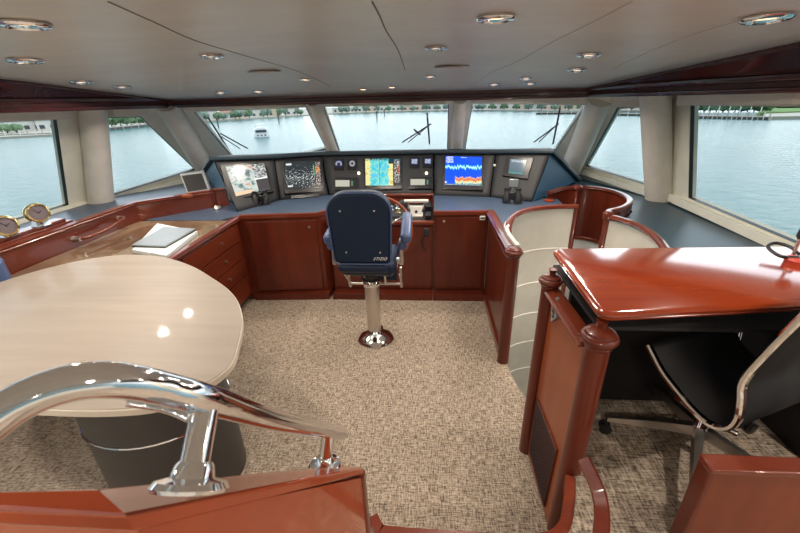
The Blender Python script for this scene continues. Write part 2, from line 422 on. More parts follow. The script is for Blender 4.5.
co_ = struct('ceiling', bm, 'ceiling'); sm = co_.modifiers.new('s', 'SOLIDIFY'); sm.thickness = .05; sm.offset = 1 if True else -1
for p in co_.data.polygons: p.use_smooth = True
# make sure the solidify grows upward
if co_.data.polygons[0].normal.z < 0: sm.offset = -1
def cray(x, y):
    d = ray(x, y); d = d/d.y; yy = .5
    while yy < 4.4 and H+d.z*yy < ceil(d.x*yy, yy): yy += .005
    return V((d.x*yy, yy, ceil(d.x*yy, yy)))
def seam(pts, mat, r):
    bm = bm_(); q = smooth_path([cray(*p)[:] for p in pts], 8)
    q = [V((p.x, p.y, ceil(p.x, p.y)-.0003)) for p in q]; sweep(bm, q, rect(r*2, .004)); return obj('ceiling_joint', bm, mat, co_)
seam([(108,1),(150,20),(200,42),(250,57),(300,72),(330,86)], 'ceil_seam', .003)
seam([(372,1),(380,16),(387,32),(398,50),(405,70)], 'ceil_seam', .003)
seam([(632,1),(600,18),(560,38),(520,60),(492,72),(470,88)], 'ceil_seam2', .002)
seam([(740,20),(700,32),(660,47),(610,70)], 'ceil_seam2', .002)
# downlights
proto = thing('ceiling_downlight', '', 'ceiling light', (0,0,0), 'recessed ceiling downlights')
bm = bm_(); lathe(bm, [(.050,-.001),(.078,-.003),(.082,-.010),(.074,-.017),(.060,-.018),(.052,-.012),(.050,-.001)], n=32); obj('bezel', bm, 'chrome', proto)
bm = bm_(); lathe(bm, [(.004,-.006),(.030,-.007),(.048,-.004),(.050,-.002),(.050,-.0005)], n=28); obj('lens', bm, 'bulb', proto)
LG = [(496,16,40,'large downlight at the centre front of the ceiling edge of the picture, right of middle'),
 (23,22,46,'largest downlight in the top left corner of the ceiling'),
 (767,16,50,'downlight in the top right corner of the ceiling'),
 (436,47,23,'small downlight straight above the speaker slot near the ceiling middle'),
 (211,55,23,'downlight standing alone beside the curved joint on the left ceiling'),
 (25,59,34,'downlight at the left edge, just in front of the top left one'),
 (589,54,23,'upper of the two right-hand downlights left of the dark overhead panel'),
 (577,69,18,'lower of the two right-hand downlights, nearer the windscreen'),
 (81,81,20,'left of the two downlights hugging the left dark overhead panel'),
 (122,86,16,'right of the two downlights hugging the left dark overhead panel'),
 (526,78,14,'downlight nearest above the right windscreen pane'),
 (221,92,13,'leftmost tiny downlight along the front ceiling trim'),
 (258,91,12,'second tiny downlight from the left along the front ceiling trim'),
 (305,79,13,'small downlight between the left speaker slot and the front trim'),
 (430,76,12,'small downlight below left of the right speaker slot'),
 (363,89,10,'left of the tiny pair of downlights above the middle windscreen pane'),
 (392,87,10,'right of the tiny pair of downlights above the middle windscreen pane'),
 (494,84,12,'left of the tiny pair of downlights above the right windscreen pane'),
 (530,83,14,'right of the tiny pair of downlights above the right windscreen pane')]
def cn(x, y):
    e = .02; return unit(V((-(ceil(x+e,y)-ceil(x-e,y))/(2*e), -(ceil(x,y+e)-ceil(x,y-e))/(2*e), 1)))
spots = []
for i, (px_, py_, w, lb) in enumerate(LG):
    p = cray(px_, py_); o = proto if i == 0 else copy_tree(proto)
    d = (p-CAM); dep = d.x*c2w(V((0,0,1))).x+d.y*c2w(V((0,0,1))).y+d.z*c2w(V((0,0,1))).z
    sc = max(.6, min(1.08, w/FPX*dep/.164))
    o.location = p; o.scale = (sc, sc, sc); o.rotation_mode = 'QUATERNION'; o.rotation_quaternion = V((0,0,1)).rotation_difference(cn(p.x, p.y))
    o['label'] = 'recessed chrome ceiling light: ' + lb; spots.append((p, sc))
spots[0:0] = []
LABELS = ['large chrome downlight nearest the camera, right of the ceiling middle', 'largest chrome downlight, in the top left corner', 'chrome downlight in the top right corner',
 'chrome downlight directly above the right oval speaker slot', 'lone chrome downlight beside the curved ceiling joint on the left', 'chrome downlight at the left edge, second from the top left corner',
 'upper of two chrome downlights left of the right overhead wood panel', 'lower of two chrome downlights left of the right overhead wood panel', 'chrome downlight by the left overhead wood panel, left one of two',
 'chrome downlight by the left overhead wood panel, right one of two', 'chrome downlight just above the pair over the right windscreen pane', 'leftmost of the tiny downlights along the front ceiling trim',
 'tiny downlight second from left along the front ceiling trim', 'tiny downlight between the left speaker slot and the front trim', 'tiny downlight just below the right oval speaker slot',
 'tiny downlight above the middle windscreen pane, left of the pair', 'tiny downlight above the middle windscreen pane, right of the pair', 'tiny downlight above the right windscreen pane, left of the pair', 'tiny downlight above the right windscreen pane, right of the pair']
i = 0
for o in COL.objects:
    if o.type == 'EMPTY' and o.name.startswith('ceiling_downlight'): o['label'] = LABELS[i]; i += 1
# oval speakers
for (px_, py_, lb) in ((264,71,'thin oval speaker slot set in the left ceiling'), (452,66,'thin oval speaker slot set in the ceiling right of the middle')):
    p = cray(px_, py_); t = thing('ceiling_speaker', lb, 'speaker', p, 'oval ceiling speakers')
    bm = bm_(); lathe(bm, [(.10,0),(.135,-.002),(.14,-.008),(.125,-.014),(.10,-.012),(.09,-.006),(.10,0)], n=36)
    bmesh.ops.scale(bm, verts=bm.verts, vec=(1,.45,1)); bmesh.ops.translate(bm, verts=bm.verts, vec=p); a = obj('rim', bm, 'steel', t)
    bm = bm_(); lathe(bm, [(.01,-.004),(.09,-.005),(.098,-.003),(.098,-.001)], n=36)
    bmesh.ops.scale(bm, verts=bm.verts, vec=(1,.45,1)); bmesh.ops.translate(bm, verts=bm.verts, vec=p); obj('grille', bm, 'white', t)

# ------------------------------------------------------------------ perimeter mouldings
fl, fr = V((-2.93,4.43,1.985)), V((1.63,4.43,1.975))
al, ar = V((-4.25,-1.2,1.985)), V((3.0,-1.2,1.985))
def mould(path, name, mat='wood_dk', hgt=.1, side=1):
    prof = [(0,0),(.022,.0),(.030,.012),(.030,.028),(.018,.034),(.018,.062),(.028,.068),(.034,.080),(.034,.1),(0,.1)]
    prof = [(x*side, y*hgt/.1) for x, y in prof]; bm = bm_(); sweep(bm, path, prof); return struct(name, bm, mat)
mould([fl, fr], 'trim_1', hgt=.095, side=1)
mould([al, fl], 'trim_2', hgt=.10, side=1)
mould([fr, ar], 'trim_3', hgt=.10, side=1)
for nm, A, x_, s in (('trim_4', (al, fl), xl, 1), ('trim_5', (ar, fr), xr, -1)):
    bm = bm_(); q = []
    a, f_ = A
    lo0, lo1 = a+V((.02*s,0,.10)), f_+V((.02*s,0,.095))
    hi0, hi1 = V((x_(-1.2), -1.2, ceil(x_(-1.2)+.001*s, -1.2)+.004)), V((x_(4.43), 4.43, ceil(x_(4.42), 4.42)+.004))
    # panel in slices so that it follows the ceiling edge
    n = 24; L = []; U = []
    for i in range(n+1):
        t = i/n; y = -1.2+5.63*t
        L.append(lo0.lerp(lo1, t)); U.append(V((x_(y), y, ceil(x_(y), y)+.004)))
    lv = [bm.verts.new(p) for p in L]; uv_ = [bm.verts.new(p) for p in U]; lv2 = [bm.verts.new(p+V((0,0,.03))) for p in L]; uv2 = [bm.verts.new(p+V((0,0,.03))) for p in U]
    for i in range(n):
        bm.faces.new((lv[i], lv[i+1], uv_[i+1], uv_[i])); bm.faces.new((lv2[i], uv2[i], uv2[i+1], lv2[i+1]))
    struct(nm, bm, 'wood_dk')
    bm = bm_(); sweep(bm, [p+V((.0,0,-.012)) for p in U], [(-.02,-.012),(.02,-.012),(.024,.0),(.02,.014),(-.02,.014)]); struct('trim_6' if s == 1 else 'trim_7', bm, 'wood_dk')
# soffit between mouldings and window tops
bm = bm_()
sof = [(al, fl), (fl, fr), (fr, ar)]
prism(bm, [(al.x,-1.2),(fl.x,4.435),(fr.x,4.435),(ar.x,-1.2),(3.4,-1.2),(3.1,4.9),(-4.2,4.9),(-4.6,-1.2)], 1.99, 2.02)
struct('ceiling_soffit', bm, 'wall')

# ------------------------------------------------------------------ window walls
W_front = Quad((-3.32,5.45,1.0), (2.06,5.45,1.0), (1.72,4.45,2.03), (-3.02,4.45,2.03))
W_rf = Quad((2.47,4.0,1.0), (2.06,5.45,1.0), (1.72,4.45,2.03), (2.22,4.0,2.03))
W_ra = Quad((2.42,.4,1.0), (2.47,4.0,1.0), (2.22,4.0,2.03), (2.17,.4,2.03))
W_lf = Quad((-3.90,4.0,1.0), (-3.32,5.45,1.0), (-3.02,4.45,2.03), (-3.52,4.0,2.03))
W_la = Quad((-3.90,.4,1.0), (-3.90,4.0,1.0), (-3.52,4.0,2.03), (-3.50,.4,2.03))
wn = [0]
def wall(name, Q, holes, mat='wall', th=.07):
    bm = bm_(); loops = [[(0,0),(1,0),(1,1),(0,1)]]+holes; edges = []
    for L in loops:
        vs = [bm.verts.new(Q.p(*q)) for q in L]
        edges += [bm.edges.new((vs[i], vs[(i+1) % len(vs)])) for i in range(len(vs))]
    bmesh.ops.triangle_fill(bm, use_beauty=True, use_dissolve=False, edges=edges, normal=Q.n)
    geom = bmesh.ops.extrude_face_region(bm, geom=bm.faces[:])
    bmesh.ops.translate(bm, verts=[v for v in geom['geom'] if isinstance(v, bmesh.types.BMVert)], vec=-Q.n*th)
    w = struct(name, bm, mat, autos=False)
    for L in holes:
        wn[0] += 1; wname = 'window_%d' % wn[0]
        t = struct(wname)
        c = V((sum(q[0] for q in L)/len(L), sum(q[1] for q in L)/len(L)))
        bm = bm_(); path = [Q.p(q[0], q[1], -.004) for q in L]
        cw = Q.p(c.x, c.y, -.004); inn = [p+unit(cw-p)*.010 for p in path]
        n = len(L)
        for i in range(n):
            j = (i+1) % n; d = -Q.n*.028
            hexa(bm, [path[i], path[j], inn[j], inn[i]], [path[i]+d, path[j]+d, inn[j]+d, inn[i]+d])
        obj('gasket', bm, 'blackp', t, autos=False)
        bm = bm_(); bm.faces.new([bm.verts.new(Q.p(q[0], q[1], -.03)) for q in L]); obj('pane', bm, 'glass', t, autos=False)
    return w
def hole(Q, pts): return [Q.uv(*p) for p in pts]
wall('wall_front', W_front, [hole(W_front, [(193,112),(306,107.5),(327,150),(242,170)]), hole(W_front, [(323.5,107),(449,104),(447.5,155),(340,155)]), hole(W_front, [(472,103.5),(586.5,105),(548,163),(464,155)])])
wall('wall_right_fore', W_rf, [hole(W_rf, [(585,166),(617,107.5),(660,106.5),(668,192)])])
u0, vt = W_ra.uv(690, 105.5); _, vb = W_ra.uv(688, 198); u1 = .18; _, vb2 = W_ra.uv(790, 246); _, vt2 = W_ra.uv(798, 104.5)
wall('wall_right_aft', W_ra, [[(u1, vb2), W_ra.uv(688,198), (u0, vt), (u1, vt2)]])
wall('wall_left_fore', W_lf, [hole(W_lf, [(196,169.5),(141,116.5),(104,117.5),(110,196.5)])])
a1 = W_la.uv(69,205); a2 = W_la.uv(57,119.5); a3 = W_la.uv(46,212); a4 = W_la.uv(2,120.5)
sl = (a3[1]-a1[1])/(a3[0]-a1[0])
wall('wall_left_aft', W_la, [[(.18, a1[1]), a1, a2, (.18, a4[1])]])
# lower hull behind the counters and the fore end under the glass
bm = bm_()
for Q in (W_front, W_rf, W_ra, W_lf, W_la):
    a, b = Q.p(0,0), Q.p(1,0); extr(bm, [a, b, V((b.x,b.y,-1.3)), V((a.x,a.y,-1.3))], -Q.n*.05*1)
struct('wall_lower', bm, 'cream', autos=False)
# aft part of the wheelhouse, behind the camera
bm = bm_(); prism(bm, [(-4.6,-3.4),(3.4,-3.4),(3.4,-3.3),(-4.6,-3.3)], -.1, 1.0); prism(bm, [(-4.6,-3.4),(3.4,-3.4),(3.4,-3.3),(-4.6,-3.3)], 2.0, 2.4)
struct('wall_back', bm, 'cream', autos=False)
bm = bm_(); box2(bm, (-4.6,-3.4,2.28), (3.4,-1.45,2.33)); struct('ceiling_aft', bm, 'ceiling', autos=False)
bm = bm_(); box2(bm, (-4.6,-3.4,-.06), (3.4,-1.2,0)); struct('floor_aft', bm, 'carpet', autos=False)
# window sills (cream ledges)
def sill(name, pts, w=.07, h=.05):
    bm = bm_(); sweep(bm, pts, [(-w,-h),(.01,-h),(.01,.01),(-w*.3,.01),(-w,-.012)]); return struct(name, bm, 'wall')
def below(Q, px_, py_, dz=-.005, off=.03): u, v = Q.uv(px_, py_); return Q.p(u, v, off)+V((0,0,dz))
rs = [W_ra.p(.1, vb2-.012, .03), W_ra.p(1.0, W_ra.uv(688,198)[1]-.02, .03)]
sill('trim_8', rs[::-1], .06, .06)
sill('trim_9', [below(W_rf, 582,168.5), below(W_rf, 668,196)], .05, .05)
ls = [W_la.p(.1, a1[1]-.012, .03), W_la.p(1.0, a1[1]-.012, .03)]
sill('trim_10', ls, .06, .06)
sill('trim_11', [below(W_lf, 110,200), below(W_lf, 198,173)], .05, .05)
# roller-blind boxes (cream valances) over every window
def valance(name, Q, A, B, h=.07, d=.09):
    a, b = Q.uv(*A), Q.uv(*B)
    p, q = Q.p(*a), Q.p(*b); n = V((Q.n.x, Q.n.y, 0)); n = unit(n)
    bm = bm_(); t = unit(q-p); ins = .05
    for z0, z1, i0, i1 in ((0, 1, 0, 0),):
        lo = [p, q, q+n*(d)-t*ins, p+n*(d)+t*ins]; lo = [V((k.x, k.y, p.z if i in (0, 3) else q.z)) for i, k in enumerate(lo)]
        hexa(bm, lo, [V((k.x, k.y, 1.992)) for k in lo])
    return struct(name, bm, 'column', bevel=.006)
valance('trim_12', W_front, (183,111), (308,107), d=.06)
valance('trim_13', W_front, (330,106), (446,103.5), d=.06)
valance('trim_14', W_front, (470,103), (590,104.5), d=.06)
valance('trim_15', W_ra, (683,105), (815,104.5))
valance('trim_16', W_rf, (655,107.5), (614,107))
valance('trim_17', W_la, (-20,121), (68,119))
valance('trim_18', W_lf, (104,117), (147,116))
# padded round columns
def column(nm, top, bot, r, lab=None):
    top = bot+(top-bot)*(1.06 if r > .1 and r < .13 else 1.0 if r >= .13 else .985); bm = bm_(); tube(bm, [bot, top], r, 32); o = struct(nm, bm, 'column')
    return o
def flatcol(nm, Q, A, B, C_, D, h): pass
column('trim_19', aY(655,94,3.98), aZ(659,201,.955), .125)
column('trim_20', aY(92,104,3.95), aZ(102,207,.955), .125)
column('trim_21', W_front.p(*W_front.uv(600,97), .02), W_front.p(*W_front.uv(566,172), .03)+V((0,0,-.1)), .13)
column('trim_22', W_front.p(*W_front.uv(167,102), .02), W_front.p(*W_front.uv(212,172), .03)+V((0,0,-.1)), .13)
column('trim_23', W_front.p(*W_front.uv(313,100), -.0), W_front.p(*W_front.uv(335,156), .0), .075)
column('trim_24', W_front.p(*W_front.uv(460,98), -.0), W_front.p(*W_front.uv(456,156), .0), .075)
# wipers outside
def wiper(label, blade, arm1, arm2, ex=None):
    t = thing('windscreen_wiper', label, 'wiper', W_front.p(*W_front.uv(*arm1[1]), -.12), 'wipers outside the windscreen')
    P = lambda q, h=-.1: W_front.p(*W_front.uv(*q), h)
    bm = bm_(); tube(bm, [P(blade[0]), P(blade[1])], .011, 8); obj('blade', bm, 'blackp', t)
    bm = bm_(); tube(bm, [P(arm1[0], -.125), P(arm1[1], -.125)], .009, 8); obj('arm', bm, 'blackp', t)
    bm = bm_(); tube(bm, [P(arm2[0], -.125), P(arm2[1], -.125)], .007, 8); obj('arm', bm, 'blackp', t)
    if ex:
        bm = bm_(); tube(bm, [P(ex[0]), P(ex[1])], .012, 8); obj('washer_nozzle', bm, 'blackp', t)
wiper('black wiper parked at the left windscreen pane', [(207,125),(228,157)], [(218,141),(246,156)], [(219,144),(238,156)])
wiper('black wiper with a washer nozzle at the middle windscreen pane', [(427,120),(429.5,150)], [(431,132),(402,150)], [(427,135),(408,150)], [(414,136),(420,141)])
wiper('black wiper parked at the right windscreen pane', [(561,116),(554,150)], [(560,132),(535,150)], [(556,135),(540,150)])

# ------------------------------------------------------------------ helm console (hood)
T = 1.38
B = [V(x) for x in ((-2.048,3.791,.95), (-1.769,4.308,.95), (-1.235,4.545,.95), (.054,4.497,.95), (.696,4.373,.95), (1.111,4.129,.95))]
TT = [aZ(213,160,1.44), aZ(274,157.7,1.41), aZ(320,155,T), aZ(434,153,T), aZ(496,153,1.40), aZ(551,152.5,1.435)]
tipR = aZ(578,180,1.03); tipL = aZ(204,171,1.2)
hood = thing('helm_console', 'long angled helm console with grey instrument faces and dark blue padded hood', 'console', (-.55,4.7,.95))
bm = bm_()
back = [V((-2.95,5.0,.95)), V((-2.2,5.15,.95)), V((-1.3,5.2,.95)), V((.2,5.2,.95)), V((1.0,5.1,.95)), V((1.8,4.95,.95))]
topb = [V((p.x, p.y+.02, T-.04 if 0 < i < 5 else z_)) for i, (p, z_) in enumerate(zip(back, (1.18,0,0,0,0,1.02)))]
topb[0] = tipL.copy(); topb[5] = tipR.copy()
vb_ = [bm.verts.new(p+V((0,0.0,0))) for i, p in enumerate(B)]; vt_ = [bm.verts.new(p+V((0,0.0,0))) for i, p in enumerate(TT)]; vk = [bm.verts.new(p) for p in topb]; vg = [bm.verts.new(p) for p in back]
for i in range(5):
    bm.faces.new((vt_[i], vt_[i+1], vk[i+1], vk[i])); bm.faces.new((vk[i], vk[i+1], vg[i+1], vg[i])); bm.faces.new((vg[i], vg[i+1], vb_[i+1], vb_[i]))
bm.faces.new((vb_[0], vt_[0], vk[0], vg[0])); bm.faces.new((vb_[5], vg[5], vk[5], vt_[5]))
obj('hood_body', bm, 'blue', hood, autos=False, label='blue vinyl hood body with triangular side cheeks')
bm = bm_(); edge = [tipL+V((0,0,.0))]+[p+V((0,-.005,.018)) for p in TT]+[tipR]
ep = [edge[0]]
for a, b in zip(edge, edge[1:]): ep += [a.lerp(b, k/4) for k in range(1, 5)]
sweep(bm, ep, [(-.05,-.028),(.028,-.028),(.040,-.016),(.040,.012),(.030,.026),(-.05,.026)])
obj('padded_brow', bm, 'brow', hood, label='dark blue padded brow along the top of the console')
panels = []
names = 5
for i in range(5):
    Q = Quad(B[i], B[i+1], TT[i+1], TT[i]); panels.append(Q)
    bm = bm_(); nn_ = 10; g_ = [[bm.verts.new(Q.p(.012+.976*a_/nn_, .985*b_/nn_, .004)) for a_ in range(nn_+1)] for b_ in range(nn_+1)]
    for b_ in range(nn_):
        for a_ in range(nn_): bm.faces.new((g_[b_][a_], g_[b_][a_+1], g_[b_+1][a_+1], g_[b_+1][a_]))
    o = obj('instrument_face', bm, 'panel', hood); th_ = o.modifiers.new('th', 'SOLIDIFY'); th_.thickness = .006; th_.offset = 0
faces = [o for o in hood.children if o.name.startswith('instrument_face')]
def uvface(Q, pts, h, mat, parent, name):
    """screen surface, corner order bl, br, tr, tl, with a UV map"""
    bm = bm_(); q = [Q.uv(*p) for p in pts] if pts[0][0] > 5 else pts
    uvl = bm.loops.layers.uv.new('UVMap'); n = 6; g = []
    c = [V(x) for x in q]
    for j in range(n+1):
        row = []
        for i in range(n+1):
            u, v = i/n, j/n; w = c[0]*(1-u)*(1-v)+c[1]*u*(1-v)+c[2]*u*v+c[3]*(1-u)*v
            row.append(bm.verts.new(Q.p(w.x, w.y, h)))
        g.append(row)
    for j in range(n):
        for i in range(n):
            fc = bm.faces.new((g[j][i], g[j][i+1], g[j+1][i+1], g[j+1][i]))
            for lp, (a, b) in zip(fc.loops, ((i,j),(i+1,j),(i+1,j+1),(i,j+1))): lp[uvl].uv = (a/n, b/n)
    off = V((0,0,0)); k = parent
    while k is not None: off += k.location; k = k.parent
    bmesh.ops.translate(bm, verts=bm.verts, vec=-off)
    me = bpy.data.meshes.new(name); bm.to_mesh(me); bm.free(); me.materials.append(mat)
    o = bpy.data.objects.new(name, me); COL.objects.link(o); o.parent = parent
    s = o.modifiers.new('thick', 'SOLIDIFY'); s.thickness = .002; s.offset = 0
    return o
def flatq(Q, outer, h):
    uvs = [Q.uv(*q) for q in outer]; cu_, cv_ = sum(q[0] for q in uvs)/4, sum(q[1] for q in uvs)/4
    c0 = Q.p(cu_, cv_); n = unit((Q.p(cu_+.05, cv_)-Q.p(cu_-.05, cv_)).cross(Q.p(cu_, cv_+.05)-Q.p(cu_, cv_-.05)))
    if n.dot(CAM-c0) < 0: n = -n
    c0 = c0+n*h; pts = []
    for q in outer: d_ = ray(*q); pts.append(CAM+d_*((c0-CAM).dot(n)/d_.dot(n)))
    return Quad(*pts)
def monitor(Q, outer, inner, kind, label, name='monitor', h=.028, fm='blackp'):
    Q = flatq(Q, outer, h); h = 0
    bm = bm_(); Q.slab(bm, rc(0,1,0,1), -.045, 0); m = obj(name, bm, fm, hood, bevel=.004, autos=False, label=label)
    uvface(Q, inner, h+.003, m_screen(kind), m, 'display'); return m
monitor(panels[0], [(229,201),(274,191),(266,161),(220,165)], [(236,196.5),(270,188.5),(264,163.5),(225.5,167)], 'camera_views', 'monitor showing pale deck camera views')
monitor(panels[1], [(285,193.5),(325,191.5),(322,157.5),(283,159.5)], [(286.5,189),(322.5,187.5),(320.5,160.5),(284.5,162)], 'radar', 'monitor with a dark radar picture')
monitor(panels[2], [(364.5,190),(402,189),(401.5,157.2),(363.5,157.5)], [(365.8,185.5),(400.5,185.5),(400.5,158.5),(365.2,159)], 'chart', 'monitor with a turquoise and yellow sea chart')
monitor(panels[3], [(442.5,189.5),(483,190),(484,155.5),(444,155)], [(445,185),(481.5,186),(482,157),(445.5,156.2)], 'sonar', 'monitor with a bright blue sonar picture')
monitor(panels[4], [(502,175.5),(527.5,179),(533.5,158),(507,156)], [(508.5,173.5),(523,175),(526.5,160),(510.5,159)], 'small', 'small grey-blue display in a wide black frame')
Q2 = panels[2]
for (x0, x1, y0, y1, kd, lb) in ((333.5,344,159,169.5,'dial','square blue arc gauge'), (347.5,357,159,169,'ring','square gauge with a grey ring'), (409.5,419.5,157,167.5,'digits','square gauge with blue digits, left of two'), (422.8,432.8,157,167,'digits','square gauge with blue digits, right of two')):
    monitor(Q2, [(x0,y1),(x1,y1),(x1,y0),(x0,y0)], [(x0+1.3,y1-1.6),(x1-1.3,y1-1.6),(x1-1.3,y0+1),(x0+1.3,y0+1)], kd, lb, 'gauge', .022)
for (x0, x1, y0, y1, lb) in ((334,357.5,177,190,'slim radio unit with a pale display, left'), (409,433,176,188.5,'slim radio unit with a pale display, right')):
    m = monitor(Q2, [(x0,y1),(x1,y1),(x1,y0),(x0,y0)], [(x0+1.5,y1-2.5),(x1-1.2,y1-2.5),(x1-1.2,y0+2.5),(x0+1.5,y0+2.5)], 'lcd', lb, 'radio_unit', .035)
    bm = bm_()
    bm.free()
    for k in range(4):
        bm = bm_(); Q2.px(bm, [(x0+2+k*4.5,y1-.6),(x0+4.6+k*4.5,y1-.6),(x0+4.6+k*4.5,y1-1.8),(x0+2+k*4.5,y1-1.8)], .03, .039); obj('button', bm, 'panel', m, autos=False)
for (q, pt) in ((2, (359,174)), (2, (426.5,174)), (4, (495,166))):
    Q = panels[q]; p = Q.p(*Q.uv(*pt), .015)
    bm = bm_(); lathe(bm, [(.010,-.01),(.016,0),(.016,.008),(.012,.016),(.003,.02)], p, Q.n, 16); obj('indicator_lamp', bm, 'led' if q == 2 else 'white', hood, label='small lit warm indicator lamp' if q == 2 else 'small pale indicator')
bm = bm_(); Q = panels[1]; Q.px(bm, [(291,199.5),(319,197.5),(319,194.3),(291,196.2)], .01, .04); obj('chart_ledge', bm, 'blackp', hood, bevel=.004, label='narrow black ledge under the radar monitor')

# ------------------------------------------------------------------ worktops
bm = bm_(); cz = .95
prism(bm, [(-2.02,3.60),(-1.93,3.60),(-1.86,3.655),(-1.16,3.715),(-1.08,3.83),(-1.08,4.50),(.04,4.50),(.04,3.735),(.60,3.755),(.63,2.72),(.655,2.72),(.655,3.08),(.70,3.24),(.80,3.40),(.93,3.51),(1.08,3.575),(1.36,3.60),(1.42,4.20),(1.36,5.1),(-2.9,5.1),(-2.9,4.2),(-2.38,4.03),(-2.86,3.55),(-2.86,3.50),(-2.1,3.50)], cz-.03, cz)
tag(obj('helm_worktop', bm, 'bluetop', autos=False, bevel=.003), 'slate-blue worktop running under the console monitors', 'worktop')
bm = bm_()
prism(bm, [(1.30,4.28),(1.5,4.38),(1.69,4.42),(1.84,4.36),(1.96,4.22),(2.01,4.02),(1.985,3.83),(1.93,3.66),(1.83,3.52),(1.72,3.42),(1.60,3.30),(1.66,3.16),(1.71,2.98),(1.69,2.72),(1.60,2.4),(1.5,1.97),(2.42,1.97),(2.45,4.0),(2.02,5.42),(1.25,5.42),(1.22,4.6)], cz-.01, cz+.02)
tag(obj('side_counter', bm, 'bluegrn', autos=False, bevel=.003), 'dark slate-blue counter below the right side windows', 'counter')
bm = bm_(); prism(bm, [(-3.88,.4),(-2.985,.4),(-2.955,3.53),(-2.42,4.06),(-2.28,4.2),(-2.28,5.42),(-3.32,5.42),(-3.88,4.0)], .99, 1.02)
tag(obj('window_shelf', bm, 'bluetop', autos=False), 'blue-grey shelf behind the raised wood fence under the left windows', 'shelf')

# edge rail around front of worktop (wood lip)
def lip(name, pts, label, w=.03, h=.045, mat='wood_h', parent=None):
    bm = bm_(); sweep(bm, pts, rect(w, h, 0, 0, .008)); o = obj(name, bm, mat, parent)
    if not parent: tag(o, label, 'wood edging')
    return o
# ------------------------------------------------------------------ cabinets under the console
def cabinet(name, label, loc): return thing(name, label, 'cabinet', loc, 'cabinets under the console' if name == 'console_cabinet' else None)
# left front cabinet
c = cabinet('console_cabinet', 'dark mahogany cabinet under the worktop, left of the helm chair', (-1.5,3.75,0))
bm = bm_(); prism(bm, [(-1.925,3.62),(-1.13,3.70),(-1.05,3.80),(-1.05,4.3),(-1.925,4.3)], .07, .92); obj('body', bm, 'wood', c, autos=False)
bm = bm_(); prism(bm, [(-1.925,3.575),(-1.10,3.615),(-1.05,4.3),(-1.925,4.3)], 0, .07); obj('plinth', bm, 'wood', c, autos=False)
bm = bm_(); extr(bm, [(-1.87,3.622,.10),(-1.17,3.694,.10),(-1.17,3.694,.89),(-1.87,3.622,.89)], (0,-.014,0)); d = obj('door', bm, 'wood', c, autos=False, bevel=.004)
bm = bm_(); lathe(bm, [(.008,0),(.014,.006),(.014,.012),(.004,.014)], (-1.24,3.672,.82), V((0,-1,0)), 16); obj('latch', bm, 'steel', d)
lip('front_edge', [(-1.93,3.615,.945),(-1.15,3.695,.945),(-1.075,3.80,.945)], '', .035, .05, 'wood_h', c)
# centre cabinet
c = cabinet('console_cabinet', 'mahogany centre cabinet with open lever shelf, behind the helm chair', (-.5,3.75,0))
bm = bm_(); box2(bm, (-1.05,3.74,.07), (.04,4.3,.83)); obj('body', bm, 'wood', c, autos=False)
bm = bm_(); box2(bm, (-1.05,3.615,0), (.04,4.3,.07)); obj('plinth', bm, 'wood', c, autos=False)
for x0, x1 in ((-1.03,-.52),(-.50,.02)):
    bm = bm_(); box2(bm, (x0,3.722,.10), (x1,3.742,.80)); obj('door', bm, 'wood', c, autos=False, bevel=.004)
bm = bm_(); box2(bm, (-1.07,3.705,.825), (.045,3.76,.862)); obj('shelf_lip', bm, 'wood_h', c, bevel=.01)
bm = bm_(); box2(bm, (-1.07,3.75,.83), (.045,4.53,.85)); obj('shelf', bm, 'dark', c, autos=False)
bm = bm_(); box2(bm, (-1.08,4.47,.83), (.045,4.49,.97)); box2(bm, (-1.085,3.76,.83), (-1.07,4.49,.95)); box2(bm, (.038,3.76,.83), (.05,4.49,.95)); obj('recess_lining', bm, 'wood_h', c, autos=False)
bm = bm_(); tube(bm, [(-1.08,4.475,.955),(.05,4.475,.955)], .022, 12); obj('back_rail', bm, 'wood_h', c)
# right front cabinet
c = cabinet('console_cabinet', 'mahogany cabinet with a small white switch plate, right of the helm chair', (.32,3.75,0))
bm = bm_(); prism(bm, [(.045,3.72),(.60,3.74),(.60,4.3),(.045,4.3)], .07, .92); obj('body', bm, 'wood', c, autos=False)
bm = bm_(); prism(bm, [(.045,3.615),(.60,3.615),(.60,4.3),(.045,4.3)], 0, .07); obj('plinth', bm, 'wood', c, autos=False)
bm = bm_(); extr(bm, [(.07,3.722,.10),(.56,3.738,.10),(.56,3.738,.90),(.07,3.722,.90)], (0,-.014,0)); d = obj('door', bm, 'wood', c, autos=False, bevel=.004)
bm = bm_(); lathe(bm, [(.008,0),(.013,.006),(.013,.012),(.004,.014)], aY(444,221,3.71), V((0,-1,0)), 16); obj('latch', bm, 'steel', d)
p = aY(482.5,218,3.715); bm = bm_(); box(bm, p, (.055,.01,.045)); sw = obj('switch_plate', bm, 'white', c, bevel=.003)
bm = bm_(); box(bm, p+V((0,-.006,.0)), (.04,.006,.012)); obj('switch', bm, 'blackp', sw)
lip('front_edge', [(.04,3.72,.945),(.60,3.74,.945)], '', .035, .05, 'wood_h', c)
